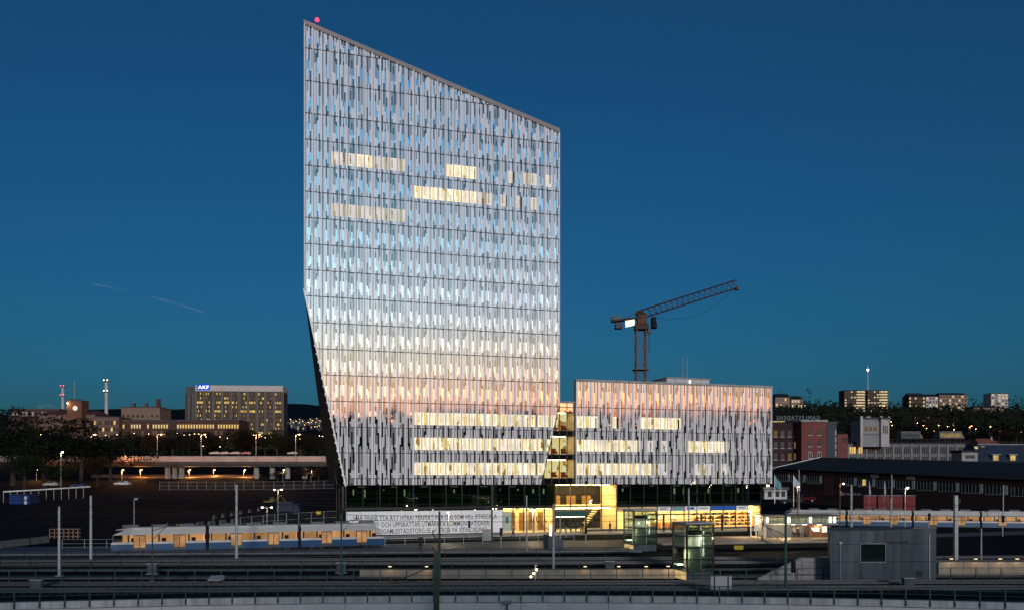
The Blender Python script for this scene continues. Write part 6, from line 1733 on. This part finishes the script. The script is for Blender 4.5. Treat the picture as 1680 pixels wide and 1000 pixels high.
for k in range(5): MB().tube(cl(1003 + k * 4, 525, -.8), cl(1003 + k * 4, 518, -.8), .05, n=4).build('winch_rail', M_dark, ck)
q = [cl(1025, 527), cl(1040, 524.5), cl(1040, 534), cl(1025.5, 537.5)]
MB().prism([p + Vector((0, -1.0, 0)) for p in q], [p + Vector((0, -.85, 0)) for p in q]).build('lit_sign', emit('crane_sign', (1.0, .97, .66), 1.5), ck)
hk = cl(1063.5, 541, -1.2)
bevel(MB().box(hk.x - .35, hk.x + .35, -1.5, -.9, hk.z - .9, hk.z).build('hook_block', M_dark, ck), .08)
MB().tube((hk.x, -1.2, hk.z - .9), (hk.x, -1.2, gz(578, Yk)), .09, n=5).build('hook', M_dark, ck)
MB().tube((hk.x, -1.2, hk.z), (hk.x, -1.2, mh + 2), .05, n=4).build('hoist_rope', M_dark, ck)
sag = [fix(jp(cl(1072, 520), cl(1207, 474), k / 16) - Vector((0, 0, 2.6 * math.sin(math.pi * k / 16)))) for k in range(17)]
MB().path(sag, .035, 3).build('trolley_rope', M_dark, ck)

# faint condensation trail high in the left sky
m, nt, N, L = new_mat('vapour'); N.remove(N['Principled BSDF'])
ta = N.new('ShaderNodeBsdfTransparent'); df = N.new('ShaderNodeBsdfDiffuse'); df.inputs[0].default_value = (.9, .9, .95, 1); mx_ = N.new('ShaderNodeMixShader')
tx = N.new('ShaderNodeTexCoord'); nz_ = N.new('ShaderNodeTexNoise'); nz_.inputs['Scale'].default_value = .006; L.new(tx.outputs['Object'], nz_.inputs['Vector'])
mr2 = N.new('ShaderNodeMapRange'); mr2.inputs[1].default_value = .35; mr2.inputs[2].default_value = .75; mr2.inputs[3].default_value = 0.0; mr2.inputs[4].default_value = .045
L.new(nz_.outputs[0], mr2.inputs[0]); L.new(mr2.outputs[0], mx_.inputs[0]); L.new(ta.outputs[0], mx_.inputs[1]); L.new(df.outputs[0], mx_.inputs[2]); L.new(mx_.outputs[0], N['Material Output'].inputs[0])
c0_, c1_ = at(150, 465, 5200), at(350, 517, 5000)
tr_ = MB()
for k in range(24):
    a, b = c0_.lerp(c1_, k / 24), c0_.lerp(c1_, (k + 1) / 24)
    bend = lambda q: Vector((0, 0, 14 * math.sin(q * 3.1)))
    tr_.tube(a + bend(k / 24), b + bend((k + 1) / 24), 3 + 4 * math.sin(math.pi * k / 24), 3 + 4 * math.sin(math.pi * (k + 1) / 24), 8, cap=False)
tag(tr_.build('contrail', m), 'faint thin condensation trail in the left sky', 'contrail')
# road under the motorway bridge, coloured paler to look lamplit
tag(MB().poly([(gx(px, Y), Y, ground_z(gx(px, Y), Y) + .05) for px, Y in ((150, 345), (420, 345), (430, 372), (150, 372))]).build('underpass_road', mat('tan_road', (.13, .10, .08), .8, var=.3, scale=.1)), kind='structure')
# cable ducts and small trackside cabinets between the tracks
for k, (px, Y, lab) in enumerate(((250, 75.2, 'small grey trackside cabinet left of the tram'), (560, 76.0, 'small grey trackside cabinet below the banner'), (1000, 77.5, 'small grey trackside cabinet below the entrance'), (1490, 64.8, 'small grey trackside cabinet before the concrete hut'), (60, 63.6, 'small grey trackside cabinet at the lower left'))):
    t = thing('trackside_cabinet', lab, 'cabinet', (gx(px, Y), Y, 0), .04)
    bevel(box('body', M_concd, t, -.4, .4, -.2, .2, .05, .85), .02); box('lid', M_steel, t, -.44, .44, -.24, .24, .851, .9); box('plinth', M_conc, t, -.5, .5, -.3, .3, 0, .05)
for (a, b, lab) in (((-60, 70.9), (58, 73.0), 'long grey cable duct behind the green railing'), ((-60, 77.0), (40, 78.3), 'long grey cable duct before the middle tracks')):
    t = thing('cable_duct', lab, 'cable duct', (0, 0, 0)); a, b = Vector((*a, 0)), Vector((*b, 0)); n = 60
    for k in range(n):
        p, q = a.lerp(b, (k + .02) / n), a.lerp(b, (k + .98) / n); MB().prism([p, q, q + Vector((0, .4, 0)), p + Vector((0, .4, 0))], [p + Vector((0, 0, .18)), q + Vector((0, 0, .18)), q + Vector((0, .4, .18)), p + Vector((0, .4, .18))]).build('duct_cover', mat('duct_grey', (.07, .072, .075), .9, var=.3, scale=.8), t)
mast(560, 842, 942, 3.2, M_green, 'slim green mast below the left end of the banner', arms=((.85, 1.3, .3),))
mast(1130, 800, 905, 3.0, M_steel, 'slim mast behind the nearer glass lift', arms=((.9, .9, .2), (.75, .9, .2)))
mast(1610, 866, 920, 2.6, M_steel, 'short pale loudspeaker pole right of the thick mast', arms=((.95, -.35, .1),), name='steel_post', cat='post')
mast(250, 858, 952, 3.0, M_greend, 'slim green mast before the left end of the tram', arms=((.88, 1.2, .3),))
mast(1462, 816, 870, 2.6, M_steel, 'slim mast behind the concrete hut under the red containers', Y=120, arms=((.7, -.9, .6), (.7, .9, .6)))
person('person in dark clothes waiting on the dark platform below the banner', (gx(690, 96.5), 96.5, .30), R(20), 'walk', M_coat, M_trs)
person('person in a grey coat walking past the banner end', (gx(842, 119), 119, .0), R(80), 'walk', mat('grey_coat', (.12, .12, .13), .8), M_trs)
person('person in dark clothes near the right lobby windows', wor(u_of(1000, -3), -3.2, .02), R(-80), 'walk', M_coat, M_trs)
